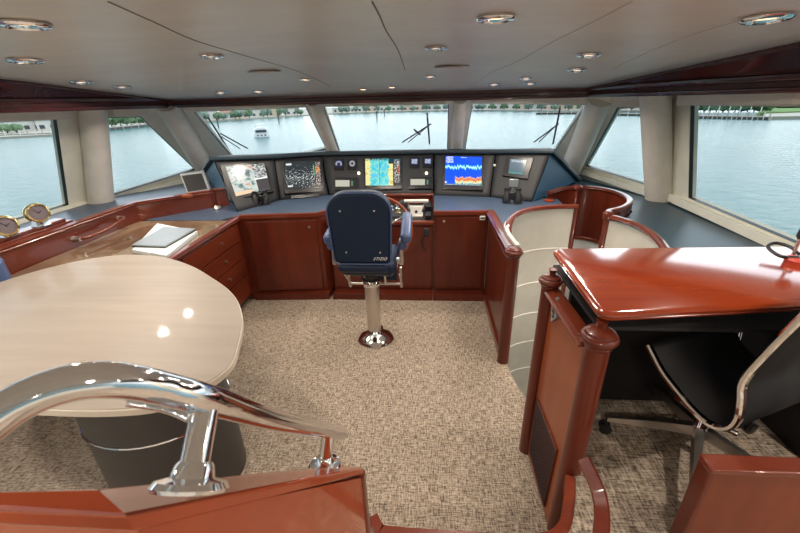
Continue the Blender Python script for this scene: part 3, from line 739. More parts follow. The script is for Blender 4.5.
# side cabinet with round post by stair opening
c = cabinet('side_cabinet', 'narrow mahogany side cabinet running aft to a round newel post, left of the stairwell', (.6,3.1,0))
bm = bm_(); box2(bm, (.605,2.62,.06), (.645,3.74,.93)); obj('side_panel', bm, 'wood', c, autos=False)
bm = bm_(); box2(bm, (.595,2.72,.13), (.607,3.66,.86)); obj('raised_panel', bm, 'wood', c, autos=False, bevel=.006)
bm = bm_(); box2(bm, (.585,2.60,0), (.645,3.74,.07)); obj('plinth', bm, 'wood_y', c, autos=False, bevel=.004)
bm = bm_()
sweep(bm, [(.615,3.74,.955),(.615,2.66,.985)], [(-.028,-.02),(.045,-.02),(.05,-.008),(.03,.004),(.035,.012),(.0,.016),(-.03,.012),(-.034,-.006)]); obj('top_rail', bm, 'wood_y', c)
def newel(root, x, y, z0, z1, r, name='post'):
    bm = bm_(); lathe(bm, [(r,z0),(r,z1-.08*r/.047)], (x,y,0)); p = obj(name, bm, 'wood', root)
    k = r/.047; hh = lambda v: z1-v*k
    bm = bm_(); lathe(bm, [(r*.98,hh(.085)),(r*1.10,hh(.078)),(r*1.12,hh(.070)),(r*1.05,hh(.066)),(r*1.30,hh(.058)),(r*1.46,hh(.044)),(r*1.46,hh(.034)),(r*1.30,hh(.024)),(r*1.18,hh(.022)),(r*1.12,hh(.012)),(r*.75,hh(.002)),(.004,z1)], (x,y,0), n=40)
    obj('cap', bm, 'wood', p); return p
newel(c, .612, 2.60, 0, 1.01, .046)

bm = bm_(); box2(bm, (-1.975,3.60,.0), (-1.915,3.72,.94)); obj('corner_post', bm, 'wood', [o for o in COL.objects if o.name == 'console_cabinet'][0], autos=False)
# chart-table drawer unit on the left
c = cabinet('drawer_cabinet', 'mahogany drawer unit with four drawers under the chart table, left', (-2.4,2.6,0))
bm = bm_(); box2(bm, (-2.93,2.06,.07), (-1.96,3.62,.915)); obj('body', bm, 'wood', c, autos=False)
bm = bm_(); box2(bm, (-2.93,2.06,0), (-2.02,3.62,.07)); obj('plinth', bm, 'dark', c, autos=False)
for y0, y1 in ((2.62,3.53),(2.10,2.60)):
    zz = [.10,.34,.53,.715,.90]
    for z0, z1 in zip(zz, zz[1:]):
        bm = bm_(); box2(bm, (-1.962,y0,z0+.006), (-1.94,y1,z1-.006)); d = obj('drawer', bm, 'wood_red' if False else 'wood_y', c, autos=False, bevel=.003)
        bm = bm_(); lathe(bm, [(.010,0),(.015,.005),(.015,.012),(.004,.014)], (-1.941,y0+(y1-y0)*.64,(z0+z1)/2), V((1,0,0)), 14); obj('knob', bm, 'steel', d)
bm = bm_(); sweep(bm, [(-1.955,2.06,.935),(-1.955,3.62,.935)], [(-.022,-.022),(.02,-.022),(.026,-.01),(.02,.006),(.026,.014),(.018,.022),(-.02,.022)]); obj('top_edge', bm, 'wood_y', c)
# chart table top
def m_chart():
    m, nt, b = newmat('chart_under_glass')
    tc = N(nt, 'ShaderNodeTexCoord'); no = N(nt, 'ShaderNodeTexNoise', Scale=2.2, Detail=7.0, Roughness=.6, Distortion=.8); nt.links.new(tc.outputs['Object'], no.inputs['Vector'])
    rp = ramp(nt, no.outputs['Fac'], [(.3, (.10,.06,.035)), (.5, (.19,.125,.075)), (.56, (.26,.20,.13)), (.75, (.15,.09,.05))])
    nt.links.new(rp.outputs[0], b.inputs['Base Color']); b.inputs['Roughness'].default_value = .07; b.inputs['Coat Weight'].default_value = 1; b.inputs['Coat Roughness'].default_value = .03
    return m
M['chart'] = m_chart()
bm = bm_(); box2(bm, (-2.93,2.06,.915), (-1.975,3.49,.945)); tag(obj('chart_table', bm, 'chart', autos=False), 'glossy brown chart table surface under glass, left side', 'chart table')
# fence
c = thing('fence_rail', 'raised mahogany fence with moulded top along the left counter', 'wood fence', (-2.93,2.3,.95))
bm = bm_(); fp = [(-2.965,.9,1.02),(-2.965,2.29,1.02),(-2.935,3.50,1.03),(-2.39,4.03,1.03)]
sweep(bm, fp, rect(.03, .17)); obj('fence_panel', bm, 'wood_y', c, autos=False)
bm = bm_(); sweep(bm, [(x, y, z+.09) for x, y, z in fp], [(-.03,-.012),(.024,-.012),(.03,0),(.02,.008),(.026,.018),(-.02,.024),(-.034,.012)]); obj('top_moulding', bm, 'wood_y', c)
p0 = V((-2.39,4.03,1.04)); p1 = V((-2.16,4.12,1.03))
bm = bm_(); sweep(bm, [p0, p1], rect(.035,.18)); obj('fence_end', bm, 'wood_h', c, autos=False)
bm = bm_(); sweep(bm, [p0+V((0,0,.1)), p1+V((0,0,.1))], rect(.07,.03,0,0,.01)); obj('end_moulding', bm, 'wood_h', c)
bm = bm_(); tube(bm, [p0+V((-.01,-.02,-.08)), p0+V((-.01,-.02,.11))], .022, 16); obj('corner_post', bm, 'wood', c)
# grab rail on the fence
c = thing('grab_rail', 'dark curved grab rail with metal ends on the left fence', 'grab rail', (-2.93,2.9,1.02))
a, b = aX(78,239,-2.90), aX(121,218,-2.90)
bm = bm_(); tube(bm, [a+V((-.02,0,0)), a+V((.045,.04,.0)), a.lerp(b,.5)+V((.055,0,-.012)), b+V((.045,-.04,0)), b+V((-.02,0,0))], .014, 14, 8); obj('rail', bm, 'wood_y', c)
for p in (a, b):
    bm = bm_(); lathe(bm, [(.030,-.03),(.032,-.02),(.024,-.01),(.020,.03),(.018,.05)], p+V((-.025,0,0)), V((1,0,0)), 20); obj('end_mount', bm, 'steel', c)
# hinge pieces on the fence end and small metal fitting
bm = bm_(); p = aZ(187,196,1.135); box(bm, p, (.10,.045,.03)); box(bm, p+V((.03,0,.02)), (.03,.03,.03)); tag(obj('wooden_block', bm, 'wood_red', bevel=.006), 'small red-brown wooden block on the fence below the little display', 'block')
bm = bm_(); p = aZ(216,208,.965); lathe(bm, [(.03,0),(.034,.01),(.02,.022),(.012,.04),(.004,.045)], p-V((0,0,.015)), n=18); box(bm, p+V((.03,.02,.01)), (.05,.03,.03)); tag(obj('metal_fitting', bm, 'steel'), 'small metal fitting on the worktop left of the console', 'fitting')

# brass clocks
c = thing('clock_stand', 'stepped mahogany stand carrying the two brass clocks at the left edge', 'stand', (-3.05,2.4,1.13))
bm = bm_()
for k, (w, z) in enumerate(((.13,1.125),(.10,1.150))): box2(bm, (-3.12+k*.012,1.9,z), (-3.12+k*.012+w,2.86-k*.04,z+.025))
obj('stand_base', bm, 'wood_y', c, bevel=.005)
def clock(center, label):
    c = V(center); t = thing('brass_clock', label, 'clock', (c.x, c.y, 1.175), 'brass clocks on the wood stand')
    ax = unit(V((.86,-.42,.16))); a = c-ax*.055
    bm = bm_(); lathe(bm, [(.056,0),(.066,.008),(.066,.02),(.058,.026),(.058,.085),(.070,.09),(.074,.10),(.070,.112),(.058,.116),(.056,.104),(.004,.104)], a, ax, 36); obj('brass_case', bm, 'brass', t)
    bm = bm_(); lathe(bm, [(.056,.103),(.056,.107),(.004,.108)], a, ax, 32); d = obj('dial', bm, 'dial', t)
    s = unit(ax.cross(V((0,0,1)))); w = s.cross(ax); f0 = a+ax*.110
    bm = bm_()
    for ang, L in ((.9,.036),(2.6,.026)):
        dr = s*math.cos(ang)+w*math.sin(ang); tube(bm, [f0-dr*.006, f0+dr*L], .0022, 6)
    for k in range(12):
        dr = s*math.cos(k*PI/6)+w*math.sin(k*PI/6); tube(bm, [f0+dr*.042, f0+dr*.049], .0014, 5)
    obj('hands_and_marks', bm, 'blackp', d)
    bm = bm_(); q = [V((c.x-.035,c.y-.03,1.172)), V((c.x+.035,c.y+.03,1.172))]
    for sg in (-1, 1):
        e = V((c.x, c.y, 0))+V((s.x, s.y, 0))*.02*sg
        hexa(bm, [V((e.x-.03,e.y-.03,1.172)), V((e.x+.03,e.y-.03,1.172)), V((e.x+.03,e.y+.03,1.172)), V((e.x-.03,e.y+.03,1.172))], [V((e.x-.012,e.y-.012,c.z-.04)), V((e.x+.012,e.y-.012,c.z-.04)), V((e.x+.012,e.y+.012,c.z-.04)), V((e.x-.012,e.y+.012,c.z-.04))])
    obj('bracket', bm, 'chrome', t)
clock(aX(4,226,-3.03), 'round brass clock nearer the camera, cut by the left edge')
clock(aX(36,213,-3.03), 'round brass clock farther along the stand, beside the window sill')

# small tilted display on the left shelf
c = thing('tilted_display', 'small grey display tilted on the fence by the left window pillar', 'display', aZ(196,192,1.13))
q = [aY(187,193.5,3.98), aY(210,190,4.10), aY(203,171.5,4.16), aY(179.5,174.5,4.04)]
bm = bm_(); extr(bm, q, (.0,.03,.01)); obj('case', bm, 'slv', c, bevel=.004, autos=False)
cc = sum((x for x in q), V())/4; bm = bm_(); extr(bm, [cc.lerp(x,.84)+V((0,-.001,0)) for x in q], (0,-.004,0)); obj('screen', bm, 'blackp', c, autos=False)
bm = bm_(); tube(bm, [cc+V((0,.03,-.02)), V((cc.x+.02,cc.y+.02,1.13))], .012, 10); obj('foot', bm, 'steel', c)

# binoculars
def binoculars(p, label, ang, s=1.0):
    p = V(p); t = thing('binoculars', label, 'binoculars', p, 'binoculars on the helm worktop')
    d = V((math.cos(ang), math.sin(ang), 0)); w = V((-d.y, d.x, 0)); L = .11*s
    for sg in (-1, 1):
        o = p+d*.052*sg*s
        bm = bm_(); lathe(bm, [(.034*s,0),(.036*s,.01),(.036*s,.035),(.030*s,.06),(.030*s,.09),(.024*s,.10),(.022*s,.135),(.026*s,.14),(.026*s,.155),(.018*s,.157)], o, unit(V((0,.16,1))), 22); b_ = obj('barrel', bm, 'blackp', t)
        bm = bm_(); lathe(bm, [(.017*s,.157),(.017*s,.160),(.003,.160)], o, unit(V((0,.16,1))), 16); obj('eyepiece_lens', bm, 'lens', b_)
    bm = bm_(); box(bm, p+V((0,.01,.075*s)), (.09*s,.03,.05*s)); obj('hinge', bm, 'blackp', t, bevel=.008)
    bm = bm_(); tube(bm, [p+d*.07+V((0,0,.12)), p+d*.11+V((0,-.02,.06)), p+d*.09+V((0,-.05,.012)), p+d*-.02+V((0,-.07,.01)), p+d*-.09+V((0,-.03,.04))], .004, 6, 6); obj('strap', bm, 'black', t)
binoculars(aZ(261,205,.952), 'black binoculars standing below the deck camera monitor', .5, 1.1)
binoculars(aZ(512,203,.952), 'black binoculars standing below the small right display', -.2, 1.15)
bm = bm_(); p = aZ(513,199,.952); box(bm, p+V((-.0,.04,.17)), (.10,.02,.09)); box(bm, p+V((0,.05,.06)), (.03,.02,.13)); tag(obj('display_bracket', bm, 'slv', bevel=.006), 'silver bracket on the instrument face behind the right binoculars', 'bracket')
# round brass cap right of the worktop
bm = bm_(); p = aZ(549,201,.952); lathe(bm, [(.045,0),(.052,.006),(.05,.014),(.04,.02),(.004,.022)], p, n=28); tag(obj('round_cap', bm, 'wood_desk'), 'small round tan coaster on the worktop right of the console', 'coaster')

# engine controls & small stuff on the lever shelf
c = thing('throttle_control', 'cream twin-lever throttle control on the shelf right of the wheel', 'throttle', (-.13,4.0,.85))
bm = bm_(); box2(bm, (-.21,3.90,.85), (-.07,4.02,.875)); hexa(bm, [V((-.19,3.92,.875)),V((-.09,3.92,.875)),V((-.09,4.0,.875)),V((-.19,4.0,.875))], [V((-.215,3.94,.96)),V((-.065,3.94,.96)),V((-.065,3.99,.96)),V((-.215,3.99,.96))]); obj('housing', bm, 'white', c, bevel=.006)
for x in (-.225,-.055):
    bm = bm_(); tube(bm, [(x,3.96,.93),(x,3.96,1.0)], .009, 10); l = obj('lever', bm, 'chrome', c)
bm = bm_(); tube(bm, [(-.27,3.97,1.01),(-.01,3.97,1.01)], .018, 14); obj('grip', bm, 'white', c)
bm = bm_(); lathe(bm, [(.016,0),(.016,.004),(.003,.005)], (-.14,3.925,.905), V((0,-1,.2)), 16); obj('badge', bm, 'blackp', c)
c = thing('joystick_panel', 'row of chrome switches on the lever shelf beside the throttle', 'switch panel', (-.45,4.1,.85))
bm = bm_(); box2(bm, (-.72,3.88,.85), (-.28,4.3,.868)); obj('plate', bm, 'panel', c, bevel=.003)
for k, (x, y) in enumerate(((-.33,4.0),(-.42,4.1),(-.52,4.0),(-.36,4.18),(-.6,4.1))):
    bm = bm_(); lathe(bm, [(.026,0),(.03,.01),(.02,.02),(.016,.045),(.022,.055),(.006,.06)], (x,y,.868), n=18); obj('knob', bm, 'chrome' if k % 2 else 'brass', c)
bm = bm_(); lathe(bm, [(.05,0),(.056,.02),(.055,.06),(.045,.09),(.02,.105),(.004,.108)], (-.31,4.22,.851), n=28); tag(obj('compass_repeater', bm, 'panel'), 'dark domed compass on the lever shelf left of the throttle', 'compass')
bm = bm_(); box2(bm, (-.05,4.05,.851), (.02,4.30,.93)); box2(bm, (-.04,3.80,.851), (.02,3.98,.895)); tag(obj('black_control_box', bm, 'blackp', bevel=.005), 'black control boxes on the shelf beside the right cabinet', 'control box')
# microphone on hook
c = thing('hand_microphone', 'hand microphone with coiled black cord on the centre cabinet door', 'microphone', aY(426,236,3.70))
p = aY(426.5,232,3.69); bm = bm_(); box(bm, p, (.055,.035,.085)); obj('mic_body', bm, 'panel', c, bevel=.012)
bm = bm_(); pts = []
for k in range(60):
    t = k/59; a = t*20*PI; pts.append((p.x-.01-.035*math.sin(t*PI)+.010*math.cos(a), p.y+.0-.012+.010*math.sin(a), p.z-.04-.15*t))
tube(bm, pts, .004, 6); obj('coiled_cord', bm, 'blackp', c)

# steering wheel
c = thing('steering_wheel', 'wooden rimmed steering wheel mostly hidden behind the helm chair', 'steering wheel', (-.50,3.55,.84))
ctr = V((-.485,3.50,.84)); ax = unit(V((0,-1,.35))); s = V((1,0,0)); w = s.cross(ax)
bm = bm_(); R = .315; sweep(bm, [ctr+s*(R*math.cos(2*PI*i/48))+w*(R*math.sin(2*PI*i/48)) for i in range(48)], circ(.014, 10), ax, closed=True); obj('rim', bm, 'wood_red', c)
for k in range(3):
    a = PI/2+k*2*PI/3; bm = bm_(); tube(bm, [ctr, ctr+(s*math.cos(a)+w*math.sin(a))*(R-.005)], .010, 10); obj('spoke', bm, 'chrome', c)
bm = bm_(); lathe(bm, [(.045,-.02),(.05,0),(.045,.02),(.02,.03),(.004,.032)], ctr, ax, 24); obj('hub', bm, 'chrome', c)
bm = bm_(); tube(bm, [ctr, ctr-ax*.26], .028, 16); obj('column', bm, 'blackp', c)

# ------------------------------------------------------------------ helm chair
c = thing('helm_chair', 'navy leather helm chair on a chrome pedestal in front of the console', 'chair', (-.483,2.893,0))
hx, hy = -.483, 2.893
bm = bm_(); lathe(bm, [(.165,0),(.168,.010),(.155,.028),(.125,.055),(.095,.075),(.078,.095),(.07,.11)], (hx,hy,0), n=48); base = obj('pedestal_base', bm, 'chrome', c)
bm = bm_(); box(bm, (hx+.01,hy-.118,.062), (.035,.03,.05)); obj('lock_knob', bm, 'blackp', base, bevel=.008)
bm = bm_(); lathe(bm, [(.062,.09),(.062,.53),(.068,.535),(.068,.55),(.062,.555),(.062,.60)], (hx-.01,hy,0), n=36); obj('pedestal_column', bm, 'steel', c)
bm = bm_(); lathe(bm, [(.072,.555),(.075,.565),(.075,.59),(.07,.60)], (hx-.01,hy,0), n=36); obj('collar', bm, 'chrome', c)
def rbox(bm, c0, s, r, seg=4, mat=None):
    b2 = bmesh.new(); box(b2, (0,0,0), s)
    bmesh.ops.bevel(b2, geom=b2.edges[:], offset=r, segments=seg, profile=.5, affect='EDGES')
    Mx = Matrix.Translation(V(c0)) @ (mat.to_4x4() if mat else Matrix.Identity(4)); bmesh.ops.transform(b2, matrix=Mx, verts=b2.verts)
    me = bpy.data.meshes.new('t'); b2.to_mesh(me); b2.free(); bm.from_mesh(me); bpy.data.meshes.remove(me)
bm = bm_(); lathe(bm, [(.05,.59),(.055,.60),(.055,.66)], (hx-.01,hy,0), n=24); obj('mount', bm, 'blackp', c)
bm = bm_(); rbox(bm, (hx,hy+.10,.675), (.36,.30,.06), .02); obj('seat_pan', bm, 'blackp', c)
bm = bm_(); rbox(bm, (hx-.005,hy+.03,.775), (.45,.46,.13), .055, 6); obj('seat_cushion', bm, 'navy', c)
# backrest: rounded slab leaning back
def slabpoly(pts2, org, sx, sz, n, th, bm, r=.0):
    lo = [org+sx*x+sz*z for x, z in pts2]; extr(bm, lo, n*th)
bx0, bw = -.512, .245
def rr(w, h, r0, r1, n=8):
    out = []
    for cx, cy, a0, rad in ((w-r1, h-r1, 0, r1), (-w+r1, h-r1, PI/2, r1), (-w*.93+r0, r0, PI, r0), (w*.93-r0, r0, 1.5*PI, r0)):
        for k in range(n+1): a = a0+PI/2*k/n; out.append((cx+rad*math.cos(a), cy+rad*math.sin(a)))
    return out
org = V((bx0, 2.655, .845)); zdir = unit(V((0, -.06, 1))); nb = unit(V((0,1,.06)))
bm = bm_(); slabpoly(rr(.238,.565,.03,.15), org, V((1,0,0)), zdir, nb, .10, bm); bk = obj('backrest', bm, 'navy', c)
bv = bk.modifiers.new('b', 'BEVEL'); bv.width = .028; bv.segments = 5; bv.limit_method = 'ANGLE'; bv.angle_limit = math.radians(50)
bm = bm_(); slabpoly(rr(.205,.50,.03,.13), org+zdir*.03+nb*.095, V((1,0,0)), zdir, nb, .05, bm); q = obj('back_cushion', bm, 'bluepad', c, bevel=.02)
bm = bm_(); sweep(bm, [org+V((1,0,0))*x+zdir*z for x, z in rr(.236,.562,.03,.15)], circ(.0045, 8), nb, closed=True); obj('piping', bm, 'bluepad', bk)
for (x, z) in ((-.135,.43),(.115,.43),(-.12,.10),(.14,.10)):
    bm = bm_(); lathe(bm, [(.007,0),(.007,.003),(.002,.005)], org+V((x,0,0))+zdir*z, -nb, 12); obj('back_button', bm, 'chrome', bk)
# maker's word on the back
cu = bpy.data.curves.new('logo', 'FONT'); cu.body = 'STIDD'; cu.size = .034; cu.shear = .5; cu.extrude = .0012; cu.space_character = 1.15; cu.align_x = 'CENTER'
to = bpy.data.objects.new('logo_tmp', cu); COL.objects.link(to); dg = bpy.context.evaluated_depsgraph_get(); me = bpy.data.meshes.new_from_object(to.evaluated_get(dg)); bpy.data.objects.remove(to)
lo = bpy.data.objects.new('logo', me); me.materials.clear(); me.materials.append(M['white']); COL.objects.link(lo); lo.parent = bk
lo.location = (org+V((.135,0,0))+zdir*.035-nb*.003)-c.location; lo.rotation_euler = (PI/2-.06, 0, 0)
bm = bm_(); rbox(bm, (bx0+.0,2.71,.80), (.41,.11,.085), .04, 6); obj('lumbar_roll', bm, 'navy', c)
for sg in (-1, 1):
    x = hx-.02+sg*.29
    mm = Matrix.Rotation(-.5, 3, 'X')
    bm = bm_(); rbox(bm, (x+ (.03 if sg > 0 else .0),hy+.02,1.04+(.02 if sg > 0 else -.02)), (.085,.34,.095), .035, 6, Matrix.Rotation(.35 if sg > 0 else .1, 3, 'X')); a = obj('armrest', bm, 'bluepad', c)
    bm = bm_(); box(bm, (x-sg*.01,hy-.03,.87), (.035,.07,.22)); box(bm, (x-sg*.04,hy-.03,.79), (.10,.06,.04)); obj('arm_support', bm, 'steel', a, bevel=.008)
    bm = bm_(); rbox(bm, (x,hy+.0,.93), (.07,.16,.07), .02, 4); obj('arm_pad_lower', bm, 'bluepad', a)
bm = bm_()
for x in (hx-.235, hx+.235): tube(bm, [(x,hy+.12,.66),(x,hy+.16,.46),(x,hy+.22,.46)], .012, 10, 4)
tube(bm, [(hx-.235,hy+.2,.46),(hx+.235,hy+.2,.46)], .012, 10); tube(bm, [(hx-.235,hy-.02,.66),(hx-.235,hy+.2,.46)], .008, 8); tube(bm, [(hx+.235,hy-.02,.66),(hx+.235,hy+.2,.46)], .008, 8)
tube(bm, [(hx-.09,hy+.10,.62),(hx-.09,hy+.2,.46)], .010, 8); tube(bm, [(hx+.09,hy+.10,.62),(hx+.09,hy+.2,.46)], .010, 8)
fo = obj('footrest_frame', bm, 'steel', c)
bm = bm_(); rbox(bm, (hx+.02,hy+.26,.53), (.34,.02,.12), .008, 2); obj('footrest_plate', bm, 'navy', fo)

# ------------------------------------------------------------------ stairwell
def cwall(name, pts, z0, z1, mat, th=.03, parent=None, side=-1):
    bm = bm_(); P = [V((*p, (z0+z1)/2)) for p in pts]; sweep(bm, P, rect(th, z1-z0, side*th/2)); return obj(name, bm, mat, parent)
c = thing('stairwell_lining', 'curved cream padded stairwell wall with white seams and a dark wood top rail', 'padded wall', (1.0,3.5,0))
sp = [tuple(p[:2]) for p in smooth_path([(x, y, 0) for x, y in [(.655,2.62),(.64,2.85)]+rail1], 4)]
cwall('padded_panel', sp, -1.3, 1.02, 'leather_grey', .03, c, side=-1)
for z in (.63,.27,-.09,-.45,-.81):
    bm = bm_(); sweep(bm, [V((x+.004, y-.012, z)) for x, y in sp], circ(.0065, 6)); obj('seam', bm, 'seam', c)
rl = smooth_path([(x, y, z) for x, y, z in ((.64,2.98,.99),(.665,3.10,1.02),(.72,3.24,1.04),(.81,3.37,1.05),(.93,3.47,1.05),(1.08,3.54,1.05),(1.22,3.565,1.05),(1.38,3.56,1.05))], 5)
PR = [(-.024,-.018),(.022,-.018),(.028,-.008),(.023,.002),(.027,.008),(.015,.016),(-.014,.017),(-.026,.010)]
bm = bm_(); sweep(bm, rl, PR); obj('top_rail', bm, 'wood_h', c)
bm = bm_(); lathe(bm, [(.022,.0),(.022,1.03)], (1.375,3.565,0), n=18); obj('end_post', bm, 'wood', c)
c = thing('stairwell_fence', 'curved mahogany wall with rolled top rail around the far side of the stairwell', 'wood fence', (1.9,4.2,.4))
wp = smooth_path([(1.32,4.22,0),(1.50,4.34,0),(1.69,4.38,0),(1.83,4.33,0),(1.935,4.20,0),(1.98,4.02,0),(1.955,3.84,0),(1.90,3.69,0),(1.80,3.55,0),(1.69,3.45,0)], 4)
cwall('curved_panel', [p[:2] for p in wp], .45, 1.03, 'wood', .03, c, side=-1)
cwall('lower_lining', [p[:2] for p in wp], -1.3, .45, 'tread', .03, c, side=-1)
bm = bm_(); rr_ = smooth_path([(1.30,4.21,1.03),(1.50,4.34,1.05),(1.69,4.385,1.05),(1.84,4.335,1.05),(1.945,4.20,1.05),(1.985,4.02,1.05),(1.965,3.84,1.05),(1.90,3.68,1.05),(1.80,3.55,1.05),(1.70,3.46,1.05),(1.60,3.40,1.05),(1.54,3.31,1.05)], 5)
sweep(bm, rr_, PR); obj('top_rail', bm, 'wood_h', c)
bm = bm_(); lathe(bm, [(.03,.45),(.03,1.02),(.05,1.035),(.055,1.06),(.045,1.075),(.03,1.08),(.004,1.085)], (1.65,4.36,0), n=22); obj('capped_post', bm, 'wood', c)
bm = bm_(); sweep(bm, [V((p.x+.0, p.y-.01, .46)) for p in wp], rect(.03,.04,0,0,.006)); obj('bottom_rail', bm, 'wood_h', c)
c = thing('stairwell_lining', 'curved cream stairwell wall with a wood rail, right beside the cherry desktop', 'padded wall', (1.65,2.9,0))
w2 = smooth_path([(1.54,3.27,0),(1.60,3.17,0),(1.655,3.0,0),(1.655,2.8,0),(1.60,2.55,0),(1.48,2.2,0),(1.35,1.95,0)], 4)
cwall('padded_panel', [p[:2] for p in w2], -1.3, 1.0, 'leather_grey', .03, c, side=-1)
bm = bm_(); sweep(bm, [V((p.x, p.y, 1.04)) for p in w2], PR); obj('top_rail', bm, 'wood_h', c)
bm = bm_(); lathe(bm, [(.026,-1.2),(.026,1.0),(.036,1.01),(.042,1.035),(.040,1.065),(.028,1.075),(.004,1.08)], (1.535,3.28,0), n=22); obj('end_post', bm, 'wood', c)
bm = bm_(); cwall_pts = [(.66,1.74),(1.0,1.76),(1.36,1.93)]
bm.free(); o = cwall('stairwell_lining', cwall_pts, -1.3, FZ-.03, 'leather_grey', .03); tag(o, 'low cream wall of the stairwell under the desk end', 'padded wall')
bm = bm_(); box2(bm, (1.35,3.45,-.56), (1.90,4.2,-.52)); tag(obj('stair_tread', bm, 'tread', bevel=.006), 'pale stair tread glimpsed below the curved mahogany wall of the stairwell', 'stair tread')
bm = bm_(); box2(bm, (.6,1.7,-1.35), (2.4,5.2,-1.3)); struct('floor_lower', bm, 'tread', autos=False)

# ------------------------------------------------------------------ desk on the right
c = thing('raised_desk', 'large glossy cherry desk with rounded corners on the right', 'desk', (.63,1.5,.45))
def rpoly(pts, r, n=6):
    out = []; m = len(pts)
    for i in range(m):
        p0, p1, p2 = V(pts[i-1]), V(pts[i]), V(pts[(i+1) % m]); rr1 = r[i] if isinstance(r, (list, tuple)) else r
        a = p1+unit(p0-p1)*rr1; b = p1+unit(p2-p1)*rr1
        for k in range(n+1):
            t = k/n; out.append(tuple((a*(1-t)**2+p1*2*t*(1-t)+b*t*t)[:]))
    return out
dp = rpoly([(.628,1.235),(1.366,1.330),(2.40,1.48),(2.40,1.95),(1.71,1.940),(.642,1.905)], [.06,.3,.05,.05,.02,.05])
bm = bm_()
def ring_stack(bm, poly, levels):
    cx = sum(p[0] for p in poly)/len(poly); cy = sum(p[1] for p in poly)/len(poly); rings = []
    m = len(poly)
    for ins, z in levels:
        rg = []
        for i in range(m):
            a, b = V(poly[i-1]), V(poly[(i+1) % m]); t = b-a; t = unit(t) if t.length > 1e-6 else V((1,0)); n = V((t.y, -t.x))
            rg.append(bm.verts.new((poly[i][0]-n.x*ins, poly[i][1]-n.y*ins, z)))
        rings.append(rg)
    for a, b in zip(rings, rings[1:]):
        for i in range(m): bm.faces.new((a[i], a[(i+1) % m], b[(i+1) % m], b[i]))
    bm.faces.new(rings[0][::-1]); bm.faces.new(rings[-1])
ring_stack(bm, dp, [(.012,1.232),(.002,1.237),(0,1.243),(.005,1.248),(-.002,1.252),(-.002,1.260),(.006,1.267),(.016,1.270)])
obj('desktop', bm, 'wood_desk', c)
bm = bm_(); box2(bm, (.70,1.70,FZ), (2.40,1.73,1.18)); obj('back_panel', bm, 'dark', c, autos=False)  # deep shadow under the desk is painted in as near-black, next parts too
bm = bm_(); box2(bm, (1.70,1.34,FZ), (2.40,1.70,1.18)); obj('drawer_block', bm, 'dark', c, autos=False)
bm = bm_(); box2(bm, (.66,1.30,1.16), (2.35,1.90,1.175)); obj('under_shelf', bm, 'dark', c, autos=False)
for (x, y) in ((.648,1.262),(.606,1.735)):
    bm = bm_(); lathe(bm, [(.024,1.17),(.016,1.185),(.014,1.2),(.018,1.215),(.022,1.225)], (x,y,0), n=18); obj('stub_post', bm, 'wood', c)
bm = bm_()
for k in range(6): box2(bm, (.80,1.694,1.02+k*.016), (1.05,1.70,1.028+k*.016))
obj('vent_slats', bm, 'blackp', c)
c = thing('desk_end_panel', 'cherry end panel between two round capped newel posts, left end of the desk', 'panel', (.63,1.5,0))
newel(c, .603, 1.735, 0, 1.195, .040)
newel(c, .648, 1.258, 0, 1.195, .047)
bm = bm_(); box2(bm, (.605,1.27,.02), (.635,1.72,1.12)); obj('flat_panel', bm, 'wood_red', c, autos=False)
bm = bm_(); sweep(bm, [(.622,1.27,1.12),(.612,1.72,1.12)], [(-.040,-.02),(.040,-.02),(.043,-.012),(.034,-.004),(.036,.002),(.024,.004),(.026,.010),(.010,.012),(-.010,.012),(-.026,.010),(-.024,.004),(-.036,.002),(-.034,-.004),(-.043,-.012)]); obj('cap_rail', bm, 'wood_y', c)
QS = Quad((.604,1.70,.0), (.604,1.28,0), (.604,1.28,1.1), (.604,1.70,1.1))
gp = [(530.5,452),(545,507),(558,450),(538,398)]
bm = bm_(); QS.px(bm, gp, .0, .008); g_ = obj('vent_grille', bm, 'wood', c, autos=False, label='dark perforated vent grille low on the panel')
bm = bm_(); uq = [QS.uv(*p) for p in gp]
for k in range(1, 24):
    t = k/24; a = V(uq[0]).lerp(V(uq[3]), t); b = V(uq[1]).lerp(V(uq[2]), t); tube(bm, [QS.p(*a, .009), QS.p(*b, .009)], .0022, 4)
obj('grille_bars', bm, 'dark', g_)
bm = bm_(); QS.px(bm, [(553,322),(558.5,318),(559.5,297),(554.5,299)], .0, .012); k_ = obj('keypad', bm, 'slv', c, bevel=.002, autos=False)
u_, v_ = QS.uv(556.5,310)
for i in range(2):
    for j in range(4): bm = bm_(); box(bm, QS.p(u_-.012+.024*i, v_-.03+.02*j, .014), (.004,.008,.012)); obj('keypad_button', bm, 'blackp', k_, autos=False)
# curved wood brace from the post down to the landing
bm = bm_()
bp = smooth_path([aD(585,461,1.52), aD(598,491,1.38), aD(602,515,1.30), aD(600,550,1.18)], 6)
sweep(bm, bp, rect(.05,.03,0,0,.006), unit(V((-.5,-.8,.9))))
tag(obj('curved_brace', bm, 'wood'), 'curved flat mahogany brace sweeping down from the near desk post', 'brace')

